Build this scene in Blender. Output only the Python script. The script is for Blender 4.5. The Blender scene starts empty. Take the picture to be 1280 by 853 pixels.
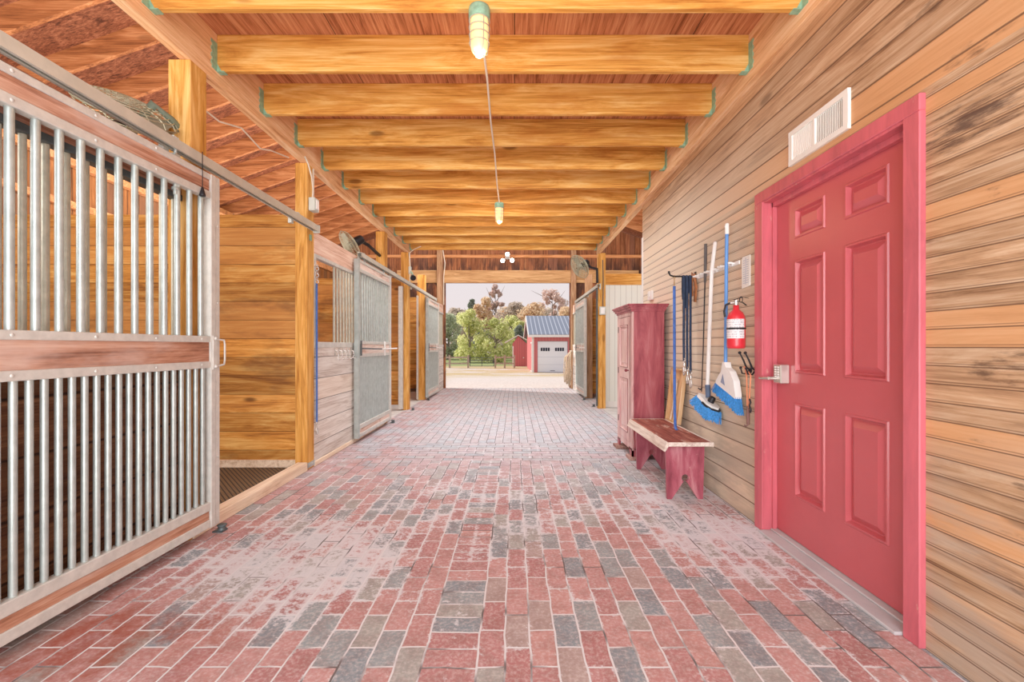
import bpy, math, random
from mathutils import Vector, Matrix, Euler
R = math.radians
random.seed(7)
SC = bpy.context.scene
COL = SC.collection
F, CX, CY, H = 555.0, 643.0, 433.0, 1.22      # focal length in pixels, vanishing point, eye height

def lin(c):
    c = c / 255.0
    return c / 12.92 if c <= 0.04045 else ((c + 0.055) / 1.055) ** 2.4
def rgb(r, g, b, a=1.0): return (lin(r), lin(g), lin(b), a)

# ------------------------------------------------------------------ materials
class NT:
    def __init__(s, name):
        s.m = bpy.data.materials.new(name); s.m.use_nodes = True
        s.t = s.m.node_tree; s.t.nodes.clear()
        s.out = s.n('ShaderNodeOutputMaterial'); s.b = s.n('ShaderNodeBsdfPrincipled')
        s.t.links.new(s.b.outputs[0], s.out.inputs[0])
    def n(s, typ, **kw):
        nd = s.t.nodes.new(typ)
        for k, v in kw.items(): setattr(nd, k, v)
        return nd
    def put(s, sock, v):
        if v is None: return
        if isinstance(v, bpy.types.NodeSocket): s.t.links.new(v, sock)
        else:
            if hasattr(sock.default_value, '__len__') and not hasattr(v, '__len__'): v = [v] * len(sock.default_value)
            if hasattr(v, '__len__') and len(v) == 4 and len(sock.default_value) == 3: v = v[:3]
            sock.default_value = v
    def math(s, op, a, b=None, c=None, clamp=False):
        nd = s.n('ShaderNodeMath', operation=op, use_clamp=clamp)
        s.put(nd.inputs[0], a)
        if b is not None: s.put(nd.inputs[1], b)
        if c is not None: s.put(nd.inputs[2], c)
        return nd.outputs[0]
    def vm(s, op, a, b=None):
        nd = s.n('ShaderNodeVectorMath', operation=op)
        s.put(nd.inputs[0], a)
        if b is not None: s.put(nd.inputs[1], b)
        return nd.outputs[0]
    def mix(s, f, a, b, mode='MIX'):
        nd = s.n('ShaderNodeMix', data_type='RGBA', blend_type=mode, clamp_factor=True)
        s.put(nd.inputs[0], f); s.put(nd.inputs[6], a); s.put(nd.inputs[7], b)
        return nd.outputs[2]
    def mixf(s, f, a, b):
        nd = s.n('ShaderNodeMix', data_type='FLOAT', clamp_factor=True)
        s.put(nd.inputs[0], f); s.put(nd.inputs[2], a); s.put(nd.inputs[3], b)
        return nd.outputs[0]
    def noise(s, vec, scale=1.0, detail=4, rough=0.6, dist=0.0):
        nd = s.n('ShaderNodeTexNoise')
        s.put(nd.inputs['Vector'], vec); s.put(nd.inputs['Scale'], scale); s.put(nd.inputs['Detail'], detail)
        s.put(nd.inputs['Roughness'], rough); s.put(nd.inputs['Distortion'], dist)
        return nd.outputs[0]
    def ramp(s, f, stops, interp='LINEAR'):
        nd = s.n('ShaderNodeValToRGB'); cr = nd.color_ramp; cr.interpolation = interp
        while len(cr.elements) < len(stops): cr.elements.new(0.5)
        for e, (p, c) in zip(cr.elements, stops):
            e.position = p; e.color = c
        s.put(nd.inputs[0], f)
        return nd.outputs[0]
    def step(s, x, a, b):               # smooth 0..1 between a and b
        nd = s.n('ShaderNodeMapRange', interpolation_type='SMOOTHSTEP')
        s.put(nd.inputs[0], x); s.put(nd.inputs[1], a); s.put(nd.inputs[2], b)
        return nd.outputs[0]
    def sep(s, v):
        nd = s.n('ShaderNodeSeparateXYZ'); s.put(nd.inputs[0], v); return nd.outputs
    def comb(s, x, y, z):
        nd = s.n('ShaderNodeCombineXYZ'); s.put(nd.inputs[0], x); s.put(nd.inputs[1], y); s.put(nd.inputs[2], z)
        return nd.outputs[0]
    def obj(s): return s.n('ShaderNodeTexCoord').outputs['Object']
    def rnd(s): return s.n('ShaderNodeObjectInfo').outputs['Random']
    def fin(s, col, rough=0.7, metal=0.0, bump=None, bstr=0.3, bdist=0.01, spec=0.3, **kw):
        s.put(s.b.inputs['Base Color'], col); s.put(s.b.inputs['Roughness'], rough); s.put(s.b.inputs['Metallic'], metal)
        s.put(s.b.inputs['Specular IOR Level'], spec)
        for k, v in kw.items(): s.put(s.b.inputs[k.replace('_', ' ')], v)
        if bump is not None:
            bn = s.n('ShaderNodeBump'); s.put(bn.inputs['Height'], bump); s.put(bn.inputs['Strength'], bstr); s.put(bn.inputs['Distance'], bdist)
            s.put(s.b.inputs['Normal'], bn.outputs[0])
        return s.m

def plain(name, c, rough=0.5, metal=0.0, var=0.12, scale=6.0, spec=0.4):
    k = NT(name); p = k.vm('ADD', k.obj(), k.rnd())
    f = k.noise(p, scale, 4)
    d = tuple(x * (1 - var * 2.2) for x in c[:3]) + (1,)
    l = tuple(min(1, x * (1 + var)) for x in c[:3]) + (1,)
    return k.fin(k.ramp(f, [(0.3, d), (0.7, l)]), rough, metal, spec=spec)

def wood(name, dark, mid, light, axis=0, pitch=None, paxis=2, gw=0.03, seg=None, var=0.3, alt=None, knot=0.5, rough=0.72,
         across=5.0, weather=None, extra=None, groove_col=None, grain=1.0, split=None, bead=0.0):
    k = NT(name); o = k.obj(); r = k.rnd()
    off = k.comb(k.math('MULTIPLY', r, 31.0), k.math('MULTIPLY', r, 17.0), k.math('MULTIPLY', r, 23.0))
    p = k.vm('ADD', o, off)
    wn = None; gro = None; xyz = k.sep(o)
    if pitch:
        c = xyz[paxis]
        q = k.math('DIVIDE', c, pitch)
        if split:                                            # another board width above a height
            zs, pitch2 = split
            q2 = k.math('DIVIDE', c, pitch2)
            up = k.math('MAXIMUM', k.math('GREATER_THAN', c, zs), k.math('MULTIPLY', k.math('LESS_THAN', c, 0.77), k.math('GREATER_THAN', xyz[1], 3.05)))
            q = k.mixf(up, q, q2)
        idn = k.math('FLOOR', q); fr = k.math('FRACT', q)
        w1 = k.n('ShaderNodeTexWhiteNoise', noise_dimensions='1D'); k.put(w1.inputs['W'], k.math('ADD', idn, 0.37))
        sgn = idn
        w2 = k.n('ShaderNodeTexWhiteNoise', noise_dimensions='2D')
        if seg:
            sq = k.math('ADD', k.math('DIVIDE', xyz[axis], seg), k.math('MULTIPLY', w1.outputs[0], 7.0))
            k.put(w2.inputs['Vector'], k.comb(idn, k.math('FLOOR', sq), 0.0))
            sf = k.math('FRACT', sq)
            endj = k.math('LESS_THAN', sf, 0.004 / seg)
        else:
            k.put(w2.inputs['Vector'], k.comb(idn, 0.5, 0.0)); endj = None
        wn = w2.outputs[0]
        p = k.vm('ADD', p, k.vm('SCALE', w2.outputs[1], None)) if False else k.vm('ADD', p, k.vm('MULTIPLY', w2.outputs[1], (19.0, 19.0, 19.0)))
        gd = k.math('ABSOLUTE', k.math('SUBTRACT', fr, 0.5))
        gro = k.step(gd, 0.5 - gw * 1.6, 0.5 - gw * 0.4)
        if bead:
            b2 = k.math('SUBTRACT', 1.0, k.step(k.math('ABSOLUTE', k.math('SUBTRACT', fr, 0.13)), 0.012, 0.04))
            if split: b2 = k.math('MULTIPLY', b2, k.math('SUBTRACT', 1.0, up))
            gro = k.math('MAXIMUM', gro, k.math('MULTIPLY', b2, bead))
        if endj is not None: gro = k.math('MAXIMUM', gro, endj)
    sv = [across] * 3; sv[axis] = 0.5
    n1 = k.noise(k.vm('MULTIPLY', p, tuple(sv)), 1.9, 7, 0.66, 1.5)
    sv = [85.0] * 3; sv[axis] = 1.7
    n2 = k.noise(k.vm('MULTIPLY', p, tuple(sv)), 1.0, 4, 0.65, 0.5)
    f = k.math('ADD', k.math('MULTIPLY', n1, 0.62), k.math('MULTIPLY', n2, 0.38 * grain))
    f = k.math('ADD', f, 0.19 * (1 - grain))
    col = k.ramp(f, [(0.37, dark), (0.5, mid), (0.63, light)])
    if wn is not None:
        if alt: col = k.mix(k.step(wn, 0.45, 0.95), col, k.mix(0.75, col, alt, 'MIX'))
        hv = k.n('ShaderNodeHueSaturation'); k.put(hv.inputs['Color'], col)
        k.put(hv.inputs['Value'], k.math('ADD', 1 - var * 0.62, k.math('MULTIPLY', w2.outputs[0], var * 1.1)))
        col = hv.outputs[0]
    if knot > 0:
        sv = [3.4] * 3; sv[axis] = 1.25
        vo = k.n('ShaderNodeTexVoronoi'); k.put(vo.inputs['Vector'], k.vm('MULTIPLY', p, tuple(sv))); k.put(vo.inputs['Scale'], 1.0)
        kn = k.math('SUBTRACT', 1.0, k.step(vo.outputs['Distance'], 0.06, 0.13))
        col = k.mix(k.math('MULTIPLY', kn, knot), col, tuple(x * 0.4 for x in dark[:3]) + (1,))
    if weather:
        wc, ws, lo, hi, amt = weather
        sv = [ws] * 3; sv[axis] = ws * 0.35
        wf = k.step(k.noise(k.vm('MULTIPLY', p, tuple(sv)) if not pitch else k.vm('MULTIPLY', o, tuple(sv)), 1.0, 5, 0.65), lo, hi)
        col = k.mix(k.math('MULTIPLY', wf, amt), col, wc)
    if extra: col = extra(k, col, xyz, o)
    hgt = k.math('MULTIPLY', n2, 0.25)
    if gro is not None:
        col = k.mix(k.math('MULTIPLY', gro, 0.85), col, groove_col or tuple(x * 0.22 for x in dark[:3]) + (1,))
        hgt = k.math('SUBTRACT', hgt, k.math('MULTIPLY', gro, 1.0))
    return k.fin(col, rough, 0, hgt, 0.35, 0.006, spec=0.25)

M = {}
GOLD = (rgb(168, 98, 32), rgb(218, 152, 68), rgb(240, 192, 118))
M['joist'] = wood('joist_timber', *GOLD, axis=0, knot=0.75, weather=(rgb(184, 104, 34), 2.6, 0.50, 0.72, 0.6))
M['post'] = wood('post_timber', rgb(158, 96, 34), rgb(208, 146, 66), rgb(236, 186, 112), axis=2, knot=0.6)
M['post_pale'] = wood('post_timber_weathered', rgb(120, 84, 58), rgb(168, 124, 90), rgb(200, 162, 126), axis=2, knot=0.5)
M['header'] = wood('header_timber', rgb(196, 134, 84), rgb(232, 180, 130), rgb(246, 208, 166), axis=1, knot=0.3)
M['rafter'] = wood('rafter_timber', rgb(112, 60, 30), rgb(172, 104, 60), rgb(210, 146, 98), axis=0, knot=0.3)
M['sheath'] = wood('roof_plywood', rgb(76, 40, 26), rgb(136, 78, 52), rgb(178, 114, 82), axis=0, knot=0.0, across=9, grain=1.3)
M['deck'] = wood('deck_plywood', rgb(124, 66, 38), rgb(190, 118, 78), rgb(214, 150, 106), axis=1, knot=0.0, across=6, grain=1.2, pitch=1.22, paxis=0, gw=0.003, var=0.1)
M['partition'] = wood('stall_planks', rgb(138, 76, 26), rgb(214, 142, 60), rgb(244, 190, 108), axis=0, pitch=0.185, paxis=2, gw=0.014,
                      var=0.7, alt=rgb(140, 92, 48), knot=0.85, across=4, weather=(rgb(104, 66, 36), 2.6, 0.50, 0.68, 0.65))
M['partition_low'] = wood('dark_stall_planks', rgb(70, 42, 28), rgb(110, 72, 48), rgb(140, 98, 68), axis=1, pitch=0.25, paxis=2, gw=0.025, var=0.35, knot=0.5)
M['outer'] = wood('outer_boards', rgb(100, 56, 26), rgb(158, 96, 48), rgb(190, 126, 72), axis=2, pitch=0.19, paxis=1, gw=0.03, var=0.4, alt=rgb(96, 66, 48), knot=0.4)
M['pale_board'] = wood('weathered_pale_boards', rgb(176, 154, 140), rgb(222, 210, 200), rgb(240, 233, 226), axis=1, pitch=0.222, paxis=2, gw=0.018, var=0.22, alt=rgb(206, 176, 146), knot=0.3)
M['pale_top'] = wood('weathered_pink_board', rgb(180, 130, 106), rgb(222, 180, 156), rgb(238, 210, 190), axis=1, knot=0.25)
M['door_board'] = wood('stall_door_board', rgb(122, 74, 54), rgb(176, 122, 96), rgb(204, 160, 136), axis=1, knot=0.5, weather=(rgb(206, 184, 174), 3, 0.5, 0.7, 0.5))
M['pale_door_board'] = wood('pale_stall_door_board', rgb(184, 140, 120), rgb(226, 200, 186), rgb(240, 226, 216), axis=1, knot=0.5, weather=(rgb(176, 122, 98), 6, 0.56, 0.68, 0.7))
M['girt'] = wood('girt_timber', rgb(160, 96, 50), rgb(210, 140, 88), rgb(232, 172, 122), axis=0, knot=0.2)
M['beam'] = wood('opening_beam_timber', rgb(158, 110, 66), rgb(196, 148, 98), rgb(220, 178, 130), axis=0, knot=0.3)
M['sill'] = wood('sill_timber', rgb(194, 160, 130), rgb(228, 202, 174), rgb(242, 222, 198), axis=1, knot=0.3)

def end_extra(k, col, xyz, o):
    st = k.step(xyz[2], 4.0, 3.42)
    n = k.noise(k.vm('MULTIPLY', o, (4.0, 4.0, 1.2)), 1.5, 5)
    f = k.math('MULTIPLY', st, k.step(n, 0.42, 0.58))
    return k.mix(k.math('MULTIPLY', f, 0.85), col, rgb(58, 38, 34))
M['endwall'] = wood('end_wall_boards', rgb(96, 52, 30), rgb(156, 92, 56), rgb(190, 128, 86), axis=2, pitch=0.14, paxis=0, gw=0.03, var=0.45, alt=rgb(100, 66, 54), knot=0.2, extra=end_extra)

def wall_extra(k, col, xyz, o):
    y, z = xyz[1], xyz[2]
    bl = k.math('MULTIPLY', k.step(y, 2.0, 4.4), 0.8)  # paler towards the far end: daylight on the boards, mixed into their colour
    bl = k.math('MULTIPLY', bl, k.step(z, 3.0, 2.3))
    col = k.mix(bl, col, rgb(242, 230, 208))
    # grey weathering low on the wall
    lo = k.math('MULTIPLY', k.step(z, 1.15, 0.35), k.step(k.noise(k.vm('MULTIPLY', o, (3, 1.2, 5)), 1.4, 5), 0.36, 0.6))
    col = k.mix(k.math('MULTIPLY', lo, 0.75), col, rgb(172, 154, 136))
    # dark water stains
    n = k.noise(k.vm('MULTIPLY', o, (1, 1.5, 6.0)), 1.35, 6, 0.66)
    st = k.math('MULTIPLY', k.step(n, 0.585, 0.70), k.step(y, 2.3, 1.5))
    col = k.mix(k.math('MULTIPLY', st, 0.8), col, rgb(70, 46, 36))
    m2 = k.noise(k.vm('MULTIPLY', o, (1, 3.2, 26.0)), 1.6, 7, 0.7)
    dx = k.math('DIVIDE', k.math('SUBTRACT', y, 1.62), 0.26); dz = k.math('DIVIDE', k.math('SUBTRACT', z, 2.03), 0.13)
    d = k.math('SQRT', k.math('ADD', k.math('MULTIPLY', dx, dx), k.math('MULTIPLY', dz, dz)))
    blot = k.math('MULTIPLY', k.step(k.math('ADD', k.math('MULTIPLY', d, 0.5), k.math('MULTIPLY', m2, 1.6)), 1.18, 0.78), 0.85)
    return k.mix(blot, col, rgb(66, 46, 42))
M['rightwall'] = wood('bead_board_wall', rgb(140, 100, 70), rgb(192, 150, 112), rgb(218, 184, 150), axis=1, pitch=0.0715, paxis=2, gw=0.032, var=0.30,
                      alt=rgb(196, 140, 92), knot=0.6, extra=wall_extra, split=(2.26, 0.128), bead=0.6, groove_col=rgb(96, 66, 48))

M['galv'] = plain('galvanised_steel', rgb(180, 188, 184), 0.38, 0.45, 0.10, 14)
M['galv_warm'] = plain('galvanised_channel', rgb(186, 182, 164), 0.45, 0.3, 0.10, 20)
M['galv_white'] = plain('pale_galvanised_channel', rgb(204, 200, 192), 0.5, 0.15, 0.07, 20)
M['track'] = plain('track_steel', rgb(196, 192, 178), 0.5, 0.2, 0.06, 9)
M['steel_dark'] = plain('dark_steel', rgb(88, 96, 98), 0.5, 0.4, 0.15, 9)
M['hanger'] = plain('green_galvanised_hanger', rgb(146, 186, 156), 0.55, 0.2, 0.14, 30)
M['black'] = plain('black_plastic', rgb(34, 34, 38), 0.5, 0, 0.1)
M['iron'] = plain('black_iron', rgb(40, 38, 42), 0.45, 0.4, 0.15)
M['chrome'] = plain('chrome_snap', rgb(214, 206, 198), 0.25, 0.7, 0.08)
M['brass'] = plain('brass_snap', rgb(206, 176, 132), 0.3, 0.6, 0.1)
M['white'] = plain('white_paint', rgb(238, 234, 230), 0.5, 0, 0.03)
M['vent'] = plain('vent_white', rgb(240, 236, 228), 0.5, 0, 0.03)
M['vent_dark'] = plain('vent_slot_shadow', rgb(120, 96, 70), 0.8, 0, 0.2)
M['grey_box'] = plain('grey_conduit_box', rgb(196, 198, 188), 0.5, 0.1, 0.06)
M['cable'] = plain('white_cable', rgb(226, 212, 192), 0.6, 0, 0.05)
M['navy'] = plain('navy_webbing', rgb(40, 56, 82), 0.8, 0, 0.2, 40)
M['blue'] = plain('blue_webbing', rgb(66, 108, 186), 0.7, 0, 0.15, 30)
M['blue_pole'] = plain('blue_handle', rgb(92, 146, 214), 0.4, 0, 0.06)
M['bristle'] = plain('blue_bristles', rgb(72, 156, 226), 0.7, 0, 0.22, 60)
M['leather'] = plain('tan_leather', rgb(176, 110, 66), 0.7, 0, 0.2, 20)
M['orange'] = plain('orange_cord', rgb(232, 140, 100), 0.7, 0, 0.1)
M['rope'] = plain('tan_rope', rgb(214, 192, 166), 0.9, 0, 0.2, 40)
M['concrete'] = plain('concrete', rgb(196, 192, 188), 0.85, 0, 0.1, 3)
M['threshold'] = plain('grey_threshold', rgb(188, 182, 182), 0.6, 0.05, 0.06)
M['fan_cage'] = plain('fan_cage_wire', rgb(190, 186, 158), 0.45, 0.3, 0.12)
M['fan_arm'] = plain('grey_green_fan_arm', rgb(118, 132, 114), 0.5, 0.1, 0.1)
M['fan_blade'] = plain('fan_blade', rgb(170, 166, 146), 0.45, 0.3, 0.1)
M['siding'] = None

def emis(name, c, s):
    k = NT(name)
    e = k.n('ShaderNodeEmission'); k.put(e.inputs[0], c); k.put(e.inputs[1], s)
    k.t.links.new(e.outputs[0], k.out.inputs[0]); return k.m
M['bulb'] = emis('lit_bulb', rgb(255, 226, 170), 9.0)
M['led'] = emis('lit_flood_lens', rgb(255, 250, 236), 30.0)
def glassy():
    k = NT('frosted_jar_glass')
    return k.fin(rgb(255, 214, 150), 0.3, 0, spec=0.4, Transmission_Weight=0.0, Emission_Color=rgb(255, 205, 140), Emission_Strength=0.55)
M['jar'] = glassy()

def red_paint(name, base, wear=0.0, dark=None, light=None, axis=2):
    k = NT(name); o = k.obj()
    sv = [6.0] * 3; sv[axis] = 0.9
    n = k.noise(k.vm('MULTIPLY', o, tuple(sv)), 1.6, 6, 0.65, 0.6)
    d = tuple(x * 0.72 for x in base[:3]) + (1,)
    l = tuple(min(1, x * 1.22) for x in base[:3]) + (1,)
    col = k.ramp(n, [(0.3, dark or d), (0.5, base), (0.72, light or l)])
    if wear:
        n2 = k.noise(k.vm('MULTIPLY', o, (14, 14, 6)), 1.5, 6, 0.7)
        col = k.mix(k.math('MULTIPLY', k.step(n2, 0.63, 0.72), wear), col, rgb(216, 176, 160))
    return k.fin(col, 0.38, 0, spec=0.45)
M['red_door'] = plain('red_door_paint', rgb(196, 84, 90), 0.32, 0, 0.035, 2.5, spec=0.6)
M['red_trim'] = red_paint('red_trim_paint', rgb(198, 92, 102), 0.5)
M['cab_side'] = red_paint('faded_red_cabinet_paint', rgb(172, 80, 88), 0.35, dark=rgb(128, 40, 56), light=rgb(196, 120, 124))
M['cab_front'] = red_paint('daylit_rubbed_cabinet_paint', rgb(220, 176, 170), 0.5, dark=rgb(186, 116, 118), light=rgb(236, 210, 204))  # front tone has the daylight on it painted in, plus rubbed spots
M['cab_groove'] = plain('dark_red_moulding', rgb(132, 52, 60), 0.5, 0, 0.15)
M['bench_leg'] = red_paint('worn_red_bench_paint', rgb(168, 80, 94), 0.6, dark=rgb(118, 40, 54), light=rgb(204, 144, 148))
M['bench_top'] = wood('bench_seat_worn_red', rgb(88, 34, 28), rgb(140, 66, 54), rgb(184, 122, 104), axis=1, knot=0.2, weather=(rgb(206, 180, 164), 7, 0.56, 0.66, 0.6))
M['bench_edge'] = wood('bench_edge_worn_white', rgb(180, 150, 132), rgb(222, 204, 190), rgb(238, 226, 214), axis=1, knot=0.1, weather=(rgb(164, 96, 90), 8, 0.58, 0.66, 0.5))
M['block'] = wood('foot_block_timber', rgb(120, 80, 70), rgb(164, 122, 110), rgb(190, 150, 138), axis=1, knot=0.1)
M['tray'] = wood('pale_tray_wood', rgb(170, 120, 76), rgb(216, 172, 122), rgb(236, 204, 164), axis=2, knot=0.2)
M['ext_red'] = plain('fire_red', rgb(222, 44, 56), 0.3, 0, 0.05, spec=0.6)

def label_mat():
    k = NT('printed_label'); o = k.obj(); x = k.sep(o)
    rows = k.math('FRACT', k.math('MULTIPLY', x[2], 60.0))
    n = k.noise(k.vm('MULTIPLY', o, (160, 160, 30)), 1.0, 2)
    f = k.math('MULTIPLY', k.math('LESS_THAN', rows, 0.45), k.step(n, 0.48, 0.52))
    return k.fin(k.mix(k.math('MULTIPLY', f, 0.55), rgb(232, 226, 226), rgb(96, 96, 120)), 0.5)
M['label'] = label_mat()

def mat_rubber():
    k = NT('lattice_rubber_mat'); x = k.sep(k.obj())
    a = k.math('SINE', k.math('MULTIPLY', k.math('ADD', x[0], k.math('MULTIPLY', x[1], 0.9)), 150.0))
    b = k.math('SINE', k.math('MULTIPLY', k.math('SUBTRACT', x[0], k.math('MULTIPLY', x[1], 0.9)), 150.0))
    f = k.step(k.math('MAXIMUM', a, b), 0.45, 0.8)
    return k.fin(k.mix(f, rgb(126, 100, 70), rgb(44, 40, 40)), 0.8, 0, f, 0.6, 0.01)
M['rubber'] = mat_rubber()

def white_panel():
    k = NT('white_grooved_siding'); x = k.sep(k.obj())
    fr = k.math('FRACT', k.math('MULTIPLY', x[0], 9.0))
    f = k.math('LESS_THAN', fr, 0.09)
    col = k.mix(f, rgb(232, 234, 226), rgb(200, 200, 192))
    return k.fin(col, 0.5, 0, k.math('SUBTRACT', 1.0, f), 0.4, 0.01)
M['siding'] = white_panel()

def brick_floor():
    k = NT('brick_paving'); o = k.obj(); x, y, z = k.sep(o)
    wob = k.n('ShaderNodeTexNoise'); k.put(wob.inputs['Vector'], o); k.put(wob.inputs['Scale'], 5.0); k.put(wob.inputs['Detail'], 2)
    wv = k.vm('MULTIPLY', k.vm('SUBTRACT', wob.outputs[1], (0.5, 0.5, 0.5)), (0.022, 0.022, 0))
    wx, wy, _ = k.sep(wv)
    X = k.math('ADD', x, wx); Y = k.math('ADD', y, wy)
    u = k.math('ADD', X, 0.145)
    def brick(vec, off, bw, ms=0.0048, sm=0.35):
        nd = k.n('ShaderNodeTexBrick'); nd.offset = off; nd.offset_frequency = 2; nd.squash = 1.0
        k.put(nd.inputs['Vector'], vec); k.put(nd.inputs['Color1'], (0, 0, 0, 1)); k.put(nd.inputs['Color2'], (1, 1, 1, 1)); k.put(nd.inputs['Mortar'], (0, 0, 0, 1))
        k.put(nd.inputs['Scale'], 1.0); k.put(nd.inputs['Mortar Size'], ms); k.put(nd.inputs['Mortar Smooth'], sm); k.put(nd.inputs['Bias'], 0.0)
        k.put(nd.inputs['Brick Width'], bw); k.put(nd.inputs['Row Height'], 0.105)
        return nd.outputs[0], nd.outputs[1]
    cL, fL = brick(k.comb(k.math('ADD', Y, 40.06), k.math('ADD', u, 42.0), 0.0), 0.5, 0.218)
    c0, f0 = brick(k.comb(k.math('ADD', u, 42.0), k.math('ADD', Y, 42.0), 0.0), 0.0, 0.21)
    c5, f5 = brick(k.comb(k.math('ADD', X, 42.05), k.math('ADD', Y, 42.0), 0.0), 0.5, 0.215)
    _, gL = brick(k.comb(k.math('ADD', Y, 40.06), k.math('ADD', u, 42.0), 0.0), 0.5, 0.218, 0.028, 1.0)
    inC = k.math('MULTIPLY', k.math('LESS_THAN', u, 0.0), k.math('GREATER_THAN', u, -0.21))
    band = k.math('MULTIPLY', k.math('GREATER_THAN', Y, 4.74), k.math('LESS_THAN', Y, 5.60))
    inC = k.math('MULTIPLY', inC, k.math('LESS_THAN', Y, 4.74))
    cid = k.mix(band, k.mix(inC, cL, c0), c5); mor = k.mixf(band, k.mixf(inC, fL, f0), f5)
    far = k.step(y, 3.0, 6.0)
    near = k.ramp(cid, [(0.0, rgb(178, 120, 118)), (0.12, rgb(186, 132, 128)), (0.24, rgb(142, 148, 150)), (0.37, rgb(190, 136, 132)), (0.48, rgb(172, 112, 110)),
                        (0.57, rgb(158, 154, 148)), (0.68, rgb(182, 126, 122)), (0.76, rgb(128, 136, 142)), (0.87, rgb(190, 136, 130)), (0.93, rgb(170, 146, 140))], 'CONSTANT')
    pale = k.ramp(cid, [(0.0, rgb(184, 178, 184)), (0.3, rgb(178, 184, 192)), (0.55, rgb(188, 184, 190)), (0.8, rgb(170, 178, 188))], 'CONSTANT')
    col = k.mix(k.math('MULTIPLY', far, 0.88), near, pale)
    fine = k.noise(k.vm('MULTIPLY', o, (60, 60, 1)), 1.0, 4, 0.7)
    med = k.noise(k.vm('MULTIPLY', o, (9, 9, 1)), 1.0, 5, 0.7)
    col = k.mix(k.math('MULTIPLY', k.step(fine, 0.40, 0.70), 0.5), col, rgb(216, 200, 194))
    col = k.mix(k.math('MULTIPLY', k.step(med, 0.6, 0.35), 0.3), col, rgb(120, 84, 74))
    # lime bloom in patches
    def blob(cx, cy, rx, ry):
        a = k.math('DIVIDE', k.math('SUBTRACT', x, cx), rx); b = k.math('DIVIDE', k.math('SUBTRACT', y, cy), ry)
        return k.math('SUBTRACT', 1.0, k.step(k.math('SQRT', k.math('ADD', k.math('MULTIPLY', a, a), k.math('MULTIPLY', b, b))), 0.35, 1.1))
    bl = k.math('MAXIMUM', blob(1.35, 3.2, 0.75, 1.3), k.math('MAXIMUM', blob(-1.2, 2.6, 0.9, 0.9), k.math('MULTIPLY', blob(0.2, 3.6, 2.4, 1.3), 0.55)))
    big = k.noise(k.vm('MULTIPLY', o, (2.6, 2.6, 1)), 1.0, 6, 0.72)
    mid = k.noise(k.vm('MULTIPLY', o, (26, 26, 1)), 1.0, 6, 0.78)
    amt = k.math('ADD', k.math('MULTIPLY', bl, 0.20), k.math('MULTIPLY', k.step(big, 0.40, 0.66), 0.13))
    val = k.math('ADD', k.math('ADD', k.math('MULTIPLY', mid, 0.75), k.math('MULTIPLY', fine, 0.25)), k.math('ADD', amt, k.math('MULTIPLY', gL, 0.11)))
    bloom = k.math('MULTIPLY', k.step(val, 0.655, 0.79), 0.82)
    col = k.mix(bloom, col, rgb(218, 213, 216))
    rust = k.math('MULTIPLY', blob(-1.75, 1.75, 0.75, 0.55), k.step(big, 0.4, 0.6))
    col = k.mix(k.math('MULTIPLY', rust, 0.85), col, rgb(150, 68, 44))
    rl = k.math('MULTIPLY', k.math('MULTIPLY', k.step(x, -0.9, -1.6), k.step(y, 3.6, 4.6)), k.step(big, 0.42, 0.6))
    col = k.mix(k.math('MULTIPLY', rl, 0.5), col, rgb(176, 106, 96))
    jn = k.noise(k.vm('MULTIPLY', o, (2.3, 2.3, 1)), 1.0, 3)
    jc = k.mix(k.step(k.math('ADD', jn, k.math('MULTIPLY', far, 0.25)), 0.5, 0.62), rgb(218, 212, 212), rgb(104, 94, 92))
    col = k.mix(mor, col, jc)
    hgt = k.math('SUBTRACT', k.math('MULTIPLY', fine, 0.2), mor)
    return k.fin(col, 0.8, 0, hgt, 0.5, 0.006, spec=0.25)
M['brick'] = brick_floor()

def ground_mat():
    k = NT('gravel_and_grass'); o = k.obj(); x, y, z = k.sep(o)
    n = k.noise(k.vm('MULTIPLY', o, (0.25, 0.6, 1)), 1.0, 5, 0.7); f = k.noise(o, 14.0, 4, 0.7)
    grav = k.ramp(f, [(0.3, rgb(184, 172, 166)), (0.7, rgb(222, 212, 206))])
    dry = k.ramp(f, [(0.3, rgb(164, 140, 102)), (0.7, rgb(208, 186, 142))])
    grn = k.ramp(f, [(0.3, rgb(110, 124, 70)), (0.7, rgb(160, 168, 110))])
    mid = k.math('MULTIPLY', k.step(y, 17, 26), k.step(n, 0.46, 0.53))
    side = k.math('MULTIPLY', k.step(x, -2.2, -3.6), k.step(y, 24, 16))
    col = k.mix(k.math('MAXIMUM', mid, side), grav, dry)
    col = k.mix(k.step(y, 33.0, 36.0), col, dry)
    col = k.mix(k.step(y, 37.0, 40.0), col, grn)
    return k.fin(col, 0.9, 0, f, 0.3, 0.02)
M['ground'] = ground_mat()
def metal_roof():
    k = NT('ribbed_grey_metal_roof'); x = k.sep(k.obj())
    fr = k.math('FRACT', k.math('MULTIPLY', x[0], 3.6))
    f = k.math('LESS_THAN', fr, 0.22)
    return k.fin(k.mix(f, rgb(122, 132, 152), rgb(186, 194, 210)), 0.4, 0.3, f, 0.5, 0.03)
M['roof_metal'] = metal_roof()
def barn_red():
    k = NT('red_board_siding'); x = k.sep(k.obj())
    fr = k.math('FRACT', k.math('MULTIPLY', k.math('ADD', x[0], x[1]), 5.0))
    return k.fin(k.mix(k.math('LESS_THAN', fr, 0.1), rgb(204, 110, 112), rgb(166, 84, 86)), 0.6)
M['barn_red'] = barn_red()
def garage_white():
    k = NT('white_sectional_door'); x = k.sep(k.obj())
    fr = k.math('FRACT', k.math('MULTIPLY', x[2], 2.0))
    return k.fin(k.mix(k.math('LESS_THAN', fr, 0.05), rgb(236, 238, 244), rgb(204, 208, 218)), 0.5)
M['garage_white'] = garage_white()
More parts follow.
